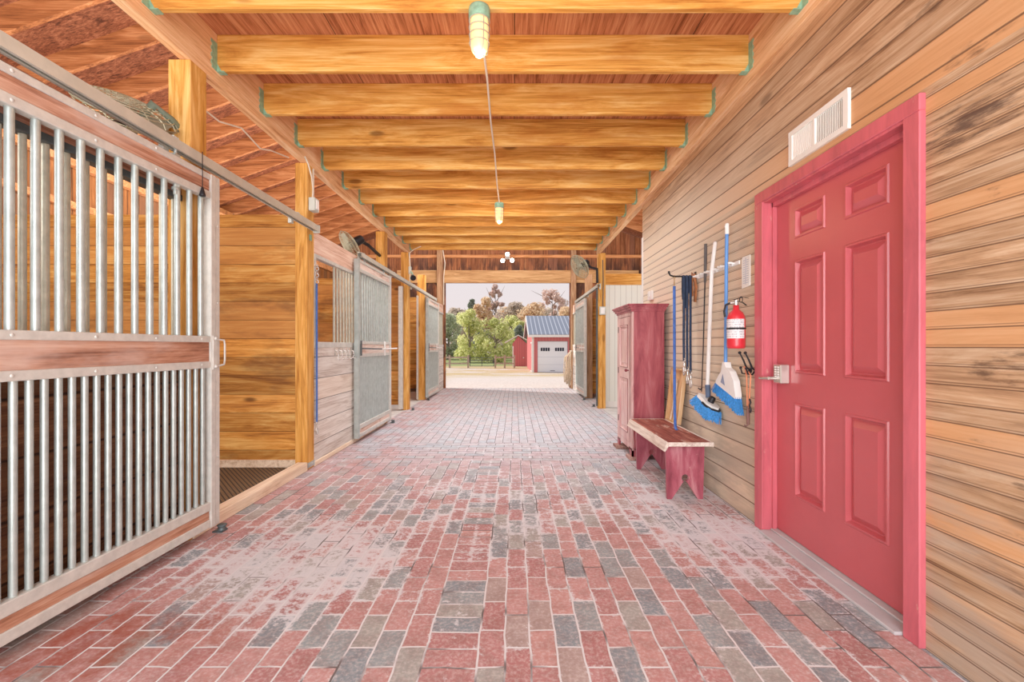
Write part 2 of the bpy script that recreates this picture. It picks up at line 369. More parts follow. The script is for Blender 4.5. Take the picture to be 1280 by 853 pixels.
M['pane'] = plain('dark_window_pane', rgb(52, 56, 72), 0.2, 0, 0.2, 12)
M['fence'] = plain('grey_fence_timber', rgb(178, 160, 144), 0.8, 0, 0.15)
M['bark'] = plain('tree_bark', rgb(160, 146, 138), 0.9, 0, 0.2)
def leafmat(name, a, b):
    k = NT(name)
    g = k.n('ShaderNodeNewGeometry'); f = k.noise(g.outputs['Position'], 0.9, 4, 0.7)
    col = k.ramp(k.math('ADD', k.math('MULTIPLY', f, 0.7), k.math('MULTIPLY', g.outputs['Random Per Island'], 0.3)), [(0.3, a), (0.7, b)])
    k.put(k.b.inputs['Base Color'], col); k.put(k.b.inputs['Roughness'], 0.8)
    tr = k.n('ShaderNodeBsdfTranslucent'); k.put(tr.inputs[0], col)
    mx = k.n('ShaderNodeMixShader'); k.put(mx.inputs[0], 0.5)
    k.t.links.new(k.b.outputs[0], mx.inputs[1]); k.t.links.new(tr.outputs[0], mx.inputs[2]); k.t.links.new(mx.outputs[0], k.out.inputs[0])
    return k.m
M['lf_yellow'] = leafmat('yellow_green_leaves', rgb(186, 196, 116), rgb(244, 240, 182))
M['lf_green'] = leafmat('grey_green_leaves', rgb(164, 176, 148), rgb(216, 220, 190))
M['lf_dark'] = leafmat('dark_conifer_needles', rgb(128, 138, 126), rgb(172, 178, 164))
M['lf_orange'] = leafmat('orange_autumn_leaves', rgb(214, 182, 146), rgb(244, 222, 190))
M['lf_rust'] = leafmat('rusty_autumn_leaves', rgb(214, 186, 174), rgb(236, 214, 204))
M['lf_brown'] = leafmat('brown_autumn_leaves', rgb(190, 176, 162), rgb(226, 212, 196))

# ------------------------------------------------------------------ mesh helpers
class MB:
    def __init__(s): s.v = []; s.f = []; s.sm = []; s.mi = []
    def add(s, vs, fs, smooth=False, mi=0):
        o = len(s.v); s.v += [Vector(v) for v in vs]
        for f in fs: s.f.append([i + o for i in f]); s.sm.append(smooth); s.mi.append(mi)
        return s
    def box(s, x0, x1, y0, y1, z0, z1, bev=0.0, mi=0):
        x0, x1 = min(x0, x1), max(x0, x1); y0, y1 = min(y0, y1), max(y0, y1); z0, z1 = min(z0, z1), max(z0, z1)
        b = min(bev, 0.45 * min(x1 - x0, y1 - y0, z1 - z0))
        if b <= 0:
            v = [(x, y, z) for z in (z0, z1) for y in (y0, y1) for x in (x0, x1)]
            return s.add(v, [(0, 2, 3, 1), (4, 5, 7, 6), (0, 1, 5, 4), (2, 6, 7, 3), (0, 4, 6, 2), (1, 3, 7, 5)], mi=mi)
        vs = []; idx = {}
        X, Y, Z = (x0, x1), (y0, y1), (z0, z1)
        for i in (0, 1):
            for j in (0, 1):
                for k in (0, 1):
                    sx, sy, sz = 1 - 2 * i, 1 - 2 * j, 1 - 2 * k
                    idx[i, j, k, 0] = len(vs); vs.append((X[i], Y[j] + sy * b, Z[k] + sz * b))
                    idx[i, j, k, 1] = len(vs); vs.append((X[i] + sx * b, Y[j], Z[k] + sz * b))
                    idx[i, j, k, 2] = len(vs); vs.append((X[i] + sx * b, Y[j] + sy * b, Z[k]))
        fs = []
        for i in (0, 1):
            fs.append([idx[i, 0, 0, 0], idx[i, 1, 0, 0], idx[i, 1, 1, 0], idx[i, 0, 1, 0]])
            fs.append([idx[0, i, 0, 1], idx[1, i, 0, 1], idx[1, i, 1, 1], idx[0, i, 1, 1]])
            fs.append([idx[0, 0, i, 2], idx[1, 0, i, 2], idx[1, 1, i, 2], idx[0, 1, i, 2]])
        for a in (0, 1):
            for c in (0, 1):
                fs.append([idx[a, c, 0, 0], idx[a, c, 1, 0], idx[a, c, 1, 1], idx[a, c, 0, 1]])
                fs.append([idx[a, 0, c, 0], idx[a, 1, c, 0], idx[a, 1, c, 2], idx[a, 0, c, 2]])
                fs.append([idx[0, a, c, 1], idx[1, a, c, 1], idx[1, a, c, 2], idx[0, a, c, 2]])
        for i in (0, 1):
            for j in (0, 1):
                for k in (0, 1): fs.append([idx[i, j, k, 0], idx[i, j, k, 1], idx[i, j, k, 2]])
        return s.add(vs, fs, mi=mi)
    def tube(s, pts, r, n=8, cap=True, mi=0, flat=None):
        pts = [Vector(p) for p in pts]; rs = r if isinstance(r, (list, tuple)) else [r] * len(pts)
        vs = []; fs = []; ref = None
        for i, p in enumerate(pts):
            d = (pts[min(i + 1, len(pts) - 1)] - pts[max(i - 1, 0)])
            if d.length < 1e-9: d = Vector((0, 0, 1))
            d.normalize()
            if ref is None:
                ref = Vector((1, 0, 0)) if abs(d.x) < 0.8 else Vector((0, 1, 0))
                if flat is not None: ref = Vector(flat)
            a = ref - d * ref.dot(d)
            if a.length < 1e-6: a = d.orthogonal()
            a.normalize(); b = d.cross(a); ref = a
            k2 = 0.22 if flat is not None else 1.0
            for j in range(n):
                t = 2 * math.pi * (j + 0.5) / n
                vs.append(p + a * (math.cos(t) * rs[i]) + b * (math.sin(t) * rs[i] * k2))
        m = len(pts)
        for i in range(m - 1):
            for j in range(n):
                fs.append((i * n + j, i * n + (j + 1) % n, (i + 1) * n + (j + 1) % n, (i + 1) * n + j))
        s.add(vs, fs, n > 4, mi)
        if cap: s.add(vs[:n], [tuple(range(n))[::-1]], mi=mi); s.add(vs[-n:], [tuple(range(n))], mi=mi)
        return s
    def cyl(s, a, b, r, r2=None, n=16): return s.tube([a, b], [r, r if r2 is None else r2], n)
    def lathe(s, prof, c=(0, 0, 0), n=20, smooth=True):
        vs = []; fs = []
        for (r, z) in prof:
            for j in range(n):
                t = 2 * math.pi * j / n; vs.append((c[0] + r * math.cos(t), c[1] + r * math.sin(t), c[2] + z))
        for i in range(len(prof) - 1):
            for j in range(n): fs.append((i * n + j, i * n + (j + 1) % n, (i + 1) * n + (j + 1) % n, (i + 1) * n + j))
        return s.add(vs, fs, smooth)
    def ball(s, c, r, n=10, sc=(1, 1, 1)):
        prof = [(max(1e-4, r * math.sin(math.pi * i / n)), -r * math.cos(math.pi * i / n)) for i in range(n + 1)]
        o = len(s.v); s.lathe(prof, (0, 0, 0), n + 4)
        for i in range(o, len(s.v)):
            v = s.v[i]; s.v[i] = Vector((c[0] + v.x * sc[0], c[1] + v.y * sc[1], c[2] + v.z * sc[2]))
        return s
    def prism(s, poly, axis, a, b, mi=0):
        """closed polygon of (u, v) extruded along axis from a to b"""
        def P(u, v, w): return {0: (w, u, v), 1: (u, w, v), 2: (u, v, w)}[axis]
        n = len(poly); vs = [P(u, v, a) for u, v in poly] + [P(u, v, b) for u, v in poly]
        fs = [tuple(range(n))[::-1], tuple(range(n, 2 * n))] + [(i, (i + 1) % n, n + (i + 1) % n, n + i) for i in range(n)]
        return s.add(vs, fs, mi=mi)
    def ring(s, c, u, v, rad, r, n=28, k=5):
        c, u, v = Vector(c), Vector(u), Vector(v); w = u.cross(v); vs = []; fs = []
        for i in range(n):
            t = 2 * math.pi * i / n; d = u * math.cos(t) + v * math.sin(t)
            for j in range(k):
                q = 2 * math.pi * j / k; vs.append(c + d * (rad + r * math.cos(q)) + w * (r * math.sin(q)))
        for i in range(n):
            for j in range(k): fs.append((i * k + j, i * k + (j + 1) % k, ((i + 1) % n) * k + (j + 1) % k, ((i + 1) % n) * k + j))
        return s.add(vs, fs, True)
    def xf(s, mat):
        s.v = [mat @ v for v in s.v]; return s
    def build(s, name, mats, parent=None, local=False):
        me = bpy.data.meshes.new(name)
        root = parent; inv = None
        if parent is not None and not local:
            while root.parent: root = root.parent
            inv = (Matrix.Translation(root.location) @ root.rotation_euler.to_matrix().to_4x4()).inverted()
        vs = [(inv @ v) if inv is not None else v for v in s.v]
        me.from_pydata([tuple(v) for v in vs], [], s.f)
        mats = mats if isinstance(mats, (list, tuple)) else [mats]
        for m in mats: me.materials.append(m)
        me.polygons.foreach_set('use_smooth', s.sm)
        if len(mats) > 1: me.polygons.foreach_set('material_index', s.mi)
        import bmesh
        bm = bmesh.new(); bm.from_mesh(me); bmesh.ops.recalc_face_normals(bm, faces=bm.faces); bm.to_mesh(me); bm.free()
        me.update()
        o = bpy.data.objects.new(name, me); COL.objects.link(o)
        if parent is not None: o.parent = parent
        return o

def tag(o, label, cat, group=None, kind=None):
    if label: o['label'] = label
    if cat: o['category'] = cat
    if group: o['group'] = group
    if kind: o['kind'] = kind
    return o
def thing(name, label, cat, loc=(0, 0, 0), rot=(0, 0, 0), group=None):
    o = bpy.data.objects.new(name, None); COL.objects.link(o); o.empty_display_size = 0.1
    o.location = loc; o.rotation_euler = rot
    return tag(o, label, cat, group)
def struct(o, label=None):
    o['kind'] = 'structure'
    if label: o['label'] = label
    return o
def dup(root, loc, label=None, rot=None):
    r = root.copy(); COL.objects.link(r); r.location = loc
    if rot is not None: r.rotation_euler = rot
    if label: r['label'] = label
    for ch in [c for c in bpy.data.objects if c.parent == root]:
        c = ch.copy(); COL.objects.link(c); c.parent = r
        for g in [q for q in bpy.data.objects if q.parent == ch]:
            d = g.copy(); COL.objects.link(d); d.parent = c
    return r
def recentre(o, loc):
    """put a mesh object's origin at loc"""
    d = Vector(loc)
    for v in o.data.vertices: v.co -= d
    o.location = loc
    return o
def px(x, y, Y):       # pixel and depth -> world point
    return Vector(((x - CX) * Y / F, Y, H - (y - CY) * Y / F))
ORD = ['first', 'second', 'third', 'fourth', 'fifth', 'sixth', 'seventh', 'eighth', 'ninth', 'tenth', 'eleventh', 'twelfth', 'thirteenth', 'fourteenth', 'fifteenth', 'sixteenth', 'seventeenth', 'eighteenth']

def panel_face(b, fixed, sgn, rects, y0, y1, z0, z1, plane='x', d=0.012, w=0.03):
    """a face at x=fixed looking along sgn with raised-and-fielded panels (rects of (ya,yb,za,zb))"""
    ys = sorted(set([y0, y1] + [r[0] for r in rects] + [r[1] for r in rects])); zs = sorted(set([z0, z1] + [r[2] for r in rects] + [r[3] for r in rects]))
    P = lambda y, z, e: (fixed - sgn * e, y, z)
    for i in range(len(ys) - 1):
        for j in range(len(zs) - 1):
            ya, yb, za, zb = ys[i], ys[i + 1], zs[j], zs[j + 1]
            if any(r[0] <= ya and yb <= r[1] and r[2] <= za and zb <= r[3] for r in rects): continue
            b.add([P(ya, za, 0), P(yb, za, 0), P(yb, zb, 0), P(ya, zb, 0)], [(0, 1, 2, 3)])
    for (ya, yb, za, zb) in rects:
        lv = [(0, 0), (0.005, -0.007), (0.014, -0.007), (0.022, d), (0.030, d), (0.030 + w, -0.002), (0.034 + w, -0.002)]
        rings = [[P(ya + t, za + t, e), P(yb - t, za + t, e), P(yb - t, zb - t, e), P(ya + t, zb - t, e)] for t, e in lv]
        for a in range(len(rings) - 1):
            for k in range(4):
                b.add([rings[a][k], rings[a][(k + 1) % 4], rings[a + 1][(k + 1) % 4], rings[a + 1][k]], [(0, 1, 2, 3)])
        b.add(rings[-1], [(0, 1, 2, 3)])
    return b
# ------------------------------------------------------------------ camera
cam = bpy.data.cameras.new('camera'); co = bpy.data.objects.new('camera', cam); COL.objects.link(co)
co.location = (0, 0, H); co.rotation_euler = (R(90), 0, 0)
cam.sensor_width = 36; cam.lens = F / 1280 * 36; cam.clip_start = 0.02; cam.clip_end = 500
cam.shift_x = -(CX - 640) / 1280; cam.shift_y = (CY - 426.5) / 1280
SC.camera = co

XL, XR, XW = -2.03, 1.60, 1.655           # left header/post face, right header face, tack room wall
ZJ, ZB, ZD = 3.098, 3.02, 3.348           # joist underside, header underside, deck
YE = 12.9                                 # end wall
def jy(i): return 2.505 + 0.561 * (i - 1)

# ------------------------------------------------------------------ setting
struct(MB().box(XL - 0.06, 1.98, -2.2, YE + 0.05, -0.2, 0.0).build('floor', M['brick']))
struct(MB().box(-5.3, XL - 0.06, -2.2, YE, -0.2, -0.004).build('floor_stalls', M['concrete']))
struct(MB().box(1.98, 5.0, 5.6, YE, -0.2, -0.004).build('floor_recess', M['concrete']))
struct(MB().box(1.70, 1.98, 5.75, 8.85, 0.0, 0.006).build('trim_concrete_strip', M['concrete']))
# tack room wall with the door opening left out
b = MB(); T = 0.16; OY0, OY1, OZ = 1.865, 2.92, 2.172
b.box(XW, XW + T, -2.2, OY0, 0, 3.9); b.box(XW, XW + T, OY1, 5.74, 0, 3.9); b.box(XW, XW + T, OY0, OY1, OZ, 3.9)
b.box(XW + T, 4.9, 5.62, 5.738, 0, 3.9)
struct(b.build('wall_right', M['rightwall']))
struct(MB().box(XW - 0.006, XW + 0.03, 5.70, 5.76, 0, 2.62).build('trim_wall_corner', M['white']))
# deck over the aisle
struct(MB().box(XL - 0.07, XR + 0.07, 0.9, 8.72, ZD, ZD + 0.02).build('ceiling', M['deck']))
# roof sheathing on both slopes, d = distance from ridge line x=-0.2
SL = 0.354
def rz(d): return 4.31 - SL * (d - 3.41)
def slope(side, off, th, d0, d1, y0, y1):
    X = lambda d: -0.2 + side * d
    return MB().prism([(X(d0), rz(d0) + off), (X(d1), rz(d1) + off), (X(d1), rz(d1) + off + th), (X(d0), rz(d0) + off + th)], 1, y0, y1)
struct(slope(-1, 0.235, 0.03, 0.0, 5.7, 0.2, YE + 0.7).build('ceiling_slope_left', M['sheath']))
struct(slope(1, 0.235, 0.03, 0.0, 5.7, 0.2, YE + 0.7).build('ceiling_slope_right', M['sheath']))
# outer walls and end wall
b = MB().box(-5.4, -5.3, 0.2, YE, 0, 3.72)
struct(b.build('wall_left', M['outer']))
struct(MB().box(4.9, 5.0, 5.6, YE, 0, 3.72).build('wall_far_right', M['outer']))
struct(MB().box(-5.3, -5.24, 0.2, YE, 2.86, 2.94).box(-5.3, -5.22, 0.2, YE, 3.36, 3.6).build('trim_outer_wall_girts', M['girt']))
OXL, OXR, OZT = -2.0, 1.60, 3.056
b = MB()
def gable(x0, x1, z0):
    b.prism([(x0, z0), (x1, z0), (x1, rz(abs(x1 + 0.2)) + 0.2), (x0, rz(abs(x0 + 0.2)) + 0.2)], 1, YE, YE + 0.06)
gable(-5.3, OXL, 0); gable(OXR, 4.9, 0); gable(OXL, -0.2, OZT); gable(-0.2, OXR, OZT)
struct(b.build('wall_end', M['endwall']))
struct(MB().box(-3.4, 3.6, YE - 0.05, YE, OZT, 3.42, 0.006).build('trim_opening_beam', M['beam']))
struct(MB().box(-5.3, 4.9, YE - 0.05, YE, 3.78, 3.87, 0.006).build('trim_end_girt', M['girt']))

# stall partitions (facing the camera)
def partition(y, x0, x1, z, sgn=1):
    return struct(MB().box(x0, x1, y, y + 0.05, 0.09, z).build('wall_partition', M['partition']))
partition(4.42, -5.24, -2.10, 2.53)
partition(8.56, -5.24, -2.10, 2.53)
partition(10.62, 1.86, 4.9, 2.35)
partition(11.9, -5.24, -2.10, 2.53)
struct(MB().box(-5.24, -2.1, 4.40, 4.46, 0.0, 0.09).build('trim_partition_footing', M['sill']))
# white panelled wall of the recess
struct(MB().box(1.80, 4.9, 8.85, 8.91, 0.10, 2.44).build('wall_white_panel', M['siding']))
struct(MB().box(1.80, 4.9, 8.835, 8.91, 0.0, 0.12).build('baseboard_white', M['white']))
struct(MB().box(1.79, 4.9, 8.82, 8.92, 2.44, 2.66, 0.006).build('trim_recess_beam', M['joist']))

# ------------------------------------------------------------------ ceiling joists with hangers
for i in range(1, 13):
    yb = jy(i); L = XR - XL; cx = (XR + XL) / 2
    if i == 1:
        j0 = recentre(MB().box(XL, XR, yb - 0.038, yb, ZJ, ZD, 0.004).build('ceiling_joist', M['joist']), (cx, yb, ZJ))
        tag(j0, 'x', 'joist', 'joists across the aisle ceiling')
        for s, X in ((1, XL), (-1, XR)):
            h = MB(); n = 8
            # zig-zag edged flange on the header face, side strap and seat under the joist
            for k in range(n):
                za = ZJ - 0.004 + 0.19 * k / n; zb = ZJ - 0.004 + 0.19 * (k + 1) / n
                w0 = 0.050 + (0.010 if k % 2 else 0.0)
                h.box(X, X + s * 0.004, yb - 0.038 - w0, yb - 0.036, za, zb)
            h.prism([(X, ZJ - 0.004), (X + s * 0.035, ZJ - 0.004), (X + s * 0.004, ZJ + 0.05), (X, ZJ + 0.05)], 1, yb - 0.0395, yb - 0.0385)
            h.box(X, X + s * 0.05, yb - 0.041, yb + 0.003, ZJ - 0.005, ZJ)
            h.build('joist_hanger', M['hanger'], j0)
        jo = j0
    else:
        jo = dup(j0, (cx, yb, ZJ))
    jo['label'] = ('golden timber ceiling joist, nearest the camera, carrying the larger caged lamp' if i == 1 else
                   '%s golden timber ceiling joist counted from the camera end of the aisle' % ORD[i - 1])

# headers carrying the joists
for s, X, side in ((-1, XL, 'left'), (1, XR, 'right')):
    o = MB().box(X, X + s * 0.036, 0.9, 8.66, ZB, ZD + 0.2, 0.004).box(X + s * 0.037, X + s * 0.075, 0.9, 8.66, ZB + 0.004, ZD + 0.2, 0.004).build('header_beam', M['header'])
    recentre(o, (X, 0.9, ZB))
    tag(o, 'long pale timber header beam above the stall fronts' if s < 0 else 'long timber header beam against the top of the bead board wall', 'beam')

# ------------------------------------------------------------------ rafters
k0 = None; labels = []
d0, d1 = 1.2, 5.45
n = 0
for side, sname in ((-1, 'left'), (1, 'right')):
    ks = range(1, 16) if side < 0 else range(4, 16)
    base = None; cnt = 0
    for k in ks:
        y = 3.4 + 0.561 * k; cnt += 1
        if base is None:
            X = lambda d: -0.2 + side * d
            base = MB().prism([(X(d0), rz(d0)), (X(d1), rz(d1)), (X(d1), rz(d1) + 0.235), (X(d0), rz(d0) + 0.235)], 1, y - 0.04, y).build('roof_rafter', M['rafter'])
            recentre(base, (-0.2 + side * 3, y, rz(3)))
            tag(base, 'x', 'rafter', 'rafters sloping over the stalls on the %s' % sname)
            o = base
        else:
            o = dup(base, (-0.2 + side * 3, y, rz(3)))
        o['label'] = '%s sloping roof rafter from the camera above the %s' % (ORD[cnt - 1], 'stalls behind the sliding doors' if side < 0 else 'white panelled recess')

# ------------------------------------------------------------------ posts
def post(y, x0, x1, z0, z1, label, mat='post', bracket=False, depth=0.15):
    o = recentre(MB().box(x0, x1, y, y + depth, z0, z1, 0.005).build('timber_post', M[mat]), ((x0 + x1) / 2, y, z0))
    tag(o, label, 'post')
    if bracket:
        bb = MB().box(x0 + 0.03, x1 + 0.006, y - 0.006, y, z0 + 0.02, z0 + 0.07).box(x1, x1 + 0.006, y - 0.006, y + depth + 0.004, z0 + 0.02, z0 + 0.07)
        for q in (0.04, 0.10): bb.ball((x1 + 0.006, y + q, z0 + 0.045), 0.008, 6)
        bb.build('base_bracket', M['galv'], o)
    return o
post(2.78, -2.17, XL, 0, ZB, 'square golden post rising behind the nearest barred stall door')
P2 = post(4.35, -2.15, XL, 0.0, ZB, 'golden timber post with a blue strap hanging at its edge', bracket=True)
post(6.95, -2.17, XL, 0, ZB, 'golden post behind the middle barred stall door')
post(8.49, -2.17, XL, 0, ZB, 'golden post at the far end of the left header beam')
post(10.06, -2.20, XL, 0, 2.84, 'shorter golden post beside the farthest barred stall door on the left')
post(12.70, -2.22, -2.06, 0, 4.25, 'weathered brown post at the left edge of the barn opening', 'post_pale')
post(12.70, 1.63, 1.77, 0, 4.25, 'weathered brown post at the right edge of the barn opening', 'post_pale')
post(8.66, 1.635, 1.78, 0, ZB + 0.02, 'golden post under the right header beam carrying the wall fan', 'post')
post(10.40, 1.67, 1.83, 0, 2.9, 'reddish brown post beside the open sliding door on the right', 'post_pale')

# ------------------------------------------------------------------ stall fronts
def stall_front(y0, y1, label, dark=False, window=None, bars=True, X=XL, sgn=1, bar_from=None):
    t = thing('stall_barrier', label, 'stall front', (X, y0, 0))
    th = 0.05
    xa, xb = X - sgn * th, X
    zl = 1.245
    MB().box(xa, xb, y0, y1, 0.0, zl - 0.04).build('lower_boards', M['partition_low' if dark else 'pale_board'], t)
    MB().box(xa - sgn * 0.004, xb + sgn * 0.006, y0, y1, zl - 0.04, zl + 0.02, 0.003).build('sill_channel', M['galv_white'], t)
    MB().box(xa, xb, y0, y1, 2.16, 2.385, 0.004).build('top_board', M['door_board' if dark else 'pale_top'], t)
    MB().box(xa - sgn * 0.004, xb + sgn * 0.006, y0, y1, 2.125, 2.162, 0.003).build('top_channel', M['steel_dark' if dark else 'galv_white'], t)
    yb = bar_from or (y0 + 0.06)
    xm = (xa + xb) / 2
    while yb < y1 - 0.03:
        MB().cyl((xm, yb, zl), (xm, yb, 2.14), 0.014, n=10).build('bar', M['galv_warm'], t); yb += 0.0935
    return t
stall_front(0.9, 2.77, 'dark boarded stall front with bars behind the nearest stall door', dark=True, X=-2.075)
f2 = stall_front(4.502, 6.94, 'pale weathered stall front with a feed opening and hooks', bar_from=5.06)
MB().box(XL - 0.05, XL + 0.004, 4.50, 4.54, 1.26, 2.13).build('jamb_channel', M['galv_white'], f2)
stall_front(10.22, 12.68, 'stall front behind the farthest stall door by the opening')
stall_front(10.56, 12.68, 'stall front behind the sliding door on the right', X=1.672, sgn=-1)
# steel jambs of the stall openings
for (y, lab, xa, xb) in ((8.41, 'upright steel jamb beside the post at the second stall opening', -2.20, -2.12), (9.98, 'upright steel jamb beside the short post at the third stall opening', -2.205, -2.17)):
    tag(recentre(MB().box(xa, xb, y, y + 0.07, 0.02, 2.36, 0.004).build('door_jamb', M['galv_white']), (xa, y, 0.02)), lab, 'jamb')
# timber sill at the open stall and sills further on
o = recentre(MB().box(-2.12, -2.02, 2.80, 4.34, 0, 0.085, 0.006).build('stall_sill', M['sill']), (-2.07, 2.8, 0)); tag(o, 'pale timber sill on the floor across the nearest open stall', 'sill')
o = recentre(MB().box(-2.14, -2.02, 4.50, 6.9, 0, 0.05, 0.006).build('stall_sill', M['sill']), (-2.07, 4.5, 0)); tag(o, 'low timber sill below the pale weathered stall front', 'sill')
tag(recentre(MB().box(-5.0, -2.13, 0.95, 4.39, 0.0, 0.02).build('rubber_mat', M['rubber']), (-3.5, 2.6, 0)), 'black lattice rubber mat on the floor of the nearest open stall', 'mat')

# ------------------------------------------------------------------ sliding stall doors
def stall_door(label, L=1.60, board='door_board', group='barred sliding stall doors'):
    """local frame: length along +y, face at x=0 looking to +x"""
    t = thing('stall_door', label, 'stall door', group=group)
    B = lambda name, mat, *boxes: [None, None][0]
    def part(name, mat, boxes, bev=0.003, rivets=()):
        b = MB()
        for q in boxes: b.box(*q, bev)
        for (y, z) in rivets: b.ball((0.003, y, z), 0.008, 6, (0.5, 1, 1))
        return b.build(name, mat, t, local=True)
    D = -0.045
    G = M['galv_white']
    rv = [0.12 + 0.34 * k for k in range(int((L - 0.2) / 0.34) + 1)]
    part('stile', M['galv_white'], [(D - 0.008, 0.006, L - 0.085, L - 0.045, 0.06, 2.318), (D - 0.008, 0.002, L - 0.043, L, 0.06, 2.318)], rivets=[(L - 0.02, z) for z in (0.5, 0.9, 1.5, 2.0)])
    part('stile', M['galv'], [(D - 0.012, 0.004, 0.0, 0.05, 0.06, 2.318)])
    e = 0.05; f = L - 0.085
    part('top_board', M[board], [(D + 0.008, -0.006, e, f, 2.20, 2.29)])
    part('rail_channel', G, [(D, 0.003, e, f, 2.28, 2.316)], rivets=[(y, 2.298) for y in rv])
    part('rail_channel', G, [(D, 0.003, e, f, 2.160, 2.205)], rivets=[(y, 2.183) for y in rv])
    part('middle_board', M[board], [(D + 0.008, -0.006, e, f, 1.12, 1.25)])
    part('rail_channel', G, [(D, 0.003, e, f, 1.245, 1.284)], rivets=[(y, 1.264) for y in rv])
    part('rail_channel', G, [(D, 0.003, e, f, 1.082, 1.124)], rivets=[(y, 1.104) for y in rv])
    part('bottom_board', M[board], [(D + 0.008, -0.006, e, f, 0.11, 0.18)])
    part('rail_channel', G, [(D, 0.003, e, f, 0.172, 0.228)])
    part('rail_channel', G, [(D, 0.003, e, f, 0.066, 0.115)])
    y = f - 0.055; xm = D / 2
    ub = MB().cyl((xm, 0, 1.28), (xm, 0, 2.165), 0.0155, n=12); lb = MB().cyl((xm, 0, 0.22), (xm, 0, 1.09), 0.0135, n=12)
    first = None
    while y > e + 0.02:
        if first is None: first = ub.build('bar', M['galv'], t, local=True); o = first
        else: o = first.copy(); COL.objects.link(o); o.parent = t
        o.location = (0, y, 0); y -= 0.0935
    y = f - 0.04; first = None
    while y > e + 0.02:
        if first is None: first = lb.build('bar', M['galv'], t, local=True); o = first
        else: o = first.copy(); COL.objects.link(o); o.parent = t
        o.location = (0, y, 0); y -= 0.0573
    for yy in (0.28, L - 0.34):
        MB().box(xm - 0.014, xm + 0.014, yy - 0.02, yy + 0.02, 2.316, 2.335).cyl((xm, yy, 2.33), (xm, yy, 2.372), 0.009, n=10).build('track_hanger', M['galv'], t, local=True)
        MB().cyl((xm, yy, 2.10), (xm, yy, 2.165), 0.011, n=10).lathe([(0.02, 0), (0.02, 0.018), (0.012, 0.02)], (xm, yy, 2.125), 8).build('hanger_bolt', M['galv'], t, local=True)
    return t
def latch_plate(t, L):
    b = MB().box(0.003, 0.012, L - 0.075, L - 0.035, 1.07, 1.29, 0.003)
    for z in (1.09, 1.27): b.ball((0.014, L - 0.055, z), 0.012, 6)
    b.tube([(0.012, L - 0.04, 1.09), (0.02, L + 0.015, 1.10), (0.02, L + 0.022, 1.13), (0.02, L + 0.022, 1.23), (0.02, L + 0.015, 1.26), (0.012, L - 0.04, 1.265)], 0.006, 8)
    b.build('latch', M['galv_white'], t, local=True)
def latch_bar(t, L):
    MB().tube([(0.006, 0.10, 1.19), (0.03, 0.16, 1.19), (0.03, 0.9, 1.18)], 0.010, 8).box(0.002, 0.012, 0.06, 0.11, 1.10, 1.29, 0.002).build('latch_bar', M['steel_dark'], t, local=True)
    MB().tube([(0.03, 0.88, 1.18), (0.03, L + 0.22, 1.185)], 0.011, 8).box(0.002, 0.012, L - 0.4, L - 0.34, 1.08, 1.29, 0.002).build('latch_rod', M['white'], t, local=True)
D1 = stall_door('large barred sliding stall door in the foreground, slid open toward the camera', 1.64)
latch_plate(D1, 1.64)
D1.location = (-1.977, 1.275, 0.0); D1.rotation_euler = (0, 0, R(-1.45))
D2 = stall_door('barred sliding stall door hanging over the end of the pale weathered stall front', 1.48, 'pale_door_board')
latch_bar(D2, 1.48); D2.location = (-1.95, 5.55, 0)
D3 = dup(D2, (-1.95, 10.02, 0), 'farthest barred stall door on the left, beside the barn opening')
D4 = dup(D2, (1.60, 11.62, 0), 'barred sliding stall door on the right of the barn opening', (0, 0, R(180)))

# roller guides on the floor
g = None
for (x, y, lab) in ((-1.93, 2.93, 'small steel roller guide on the bricks below the foreground stall door'), (-1.93, 7.06, 'small roller guide on the floor at the middle stall door corner'),
                    (-1.93, 8.45, 'small roller guide on the floor by the far left header post'),
                    (-1.93, 9.98, 'small roller guide on the floor at the farthest left stall door'), (1.58, 10.06, 'small roller guide on the floor at the right stall door'),
                    (1.60, 8.95, 'small roller guide on the floor beside the right header post')):
    if g is None:
        g = thing('roller_guide', lab, 'roller guide', (x, y, 0), group='floor roller guides')
        MB().box(-0.045, 0.02, -0.03, 0.03, 0, 0.008).build('base_plate', M['steel_dark'], g, local=True)
        MB().lathe([(0.0, 0.008), (0.028, 0.008), (0.03, 0.012), (0.022, 0.022), (0.022, 0.03), (0.03, 0.04), (0.026, 0.046), (0.0, 0.047)], (0, 0, 0), 14).build('roller', M['steel_dark'], g, local=True)
    else: dup(g, (x, y, 0), lab)

# overhead tracks
def track(y0, y1, X, sgn, label):
    t = thing('door_track', label, 'door track', (X, y0, 2.36))
    b = MB(); x1 = X - sgn * 0.055
    b.prism([(X, 2.36), (X, 2.418), (x1, 2.418), (x1, 2.36), (x1 + sgn * 0.016, 2.36), (x1 + sgn * 0.016, 2.366), (x1 + sgn * 0.004, 2.366), (x1 + sgn * 0.004, 2.412), (X - sgn * 0.004, 2.412),
             (X - sgn * 0.004, 2.366), (X - sgn * 0.016, 2.366), (X - sgn * 0.016, 2.36)], 1, y0, y1)
    b.build('rail', M['track'], t)
    MB().box(X + sgn * 0.002, x1 - sgn * 0.004, y1 - 0.0, y1 + 0.02, 2.35, 2.425).build('end_cap', M['grey_box'], t)
    yy = y0 + 0.1
    while yy < y1:
        if any(abs(yy - p) < 3 for p in (0,)) or True:
            MB().box(X - sgn * 0.055, X - sgn * 0.085, yy - 0.02, yy + 0.02, 2.33, 2.44).box(X - sgn * 0.085, X + sgn * 0.003, yy - 0.02, yy + 0.02, 2.418, 2.424).build('bracket', M['grey_box'], t)
        yy += 1.45
    return t
track(1.0, 4.42, -1.945, 1, 'long grey steel track above the foreground stall door')
track(5.66, 11.13, -1.945, 1, 'long grey steel track above the far stall doors on the left')
track(8.56, 11.75, 1.60, -1, 'steel track above the sliding stall door on the right')

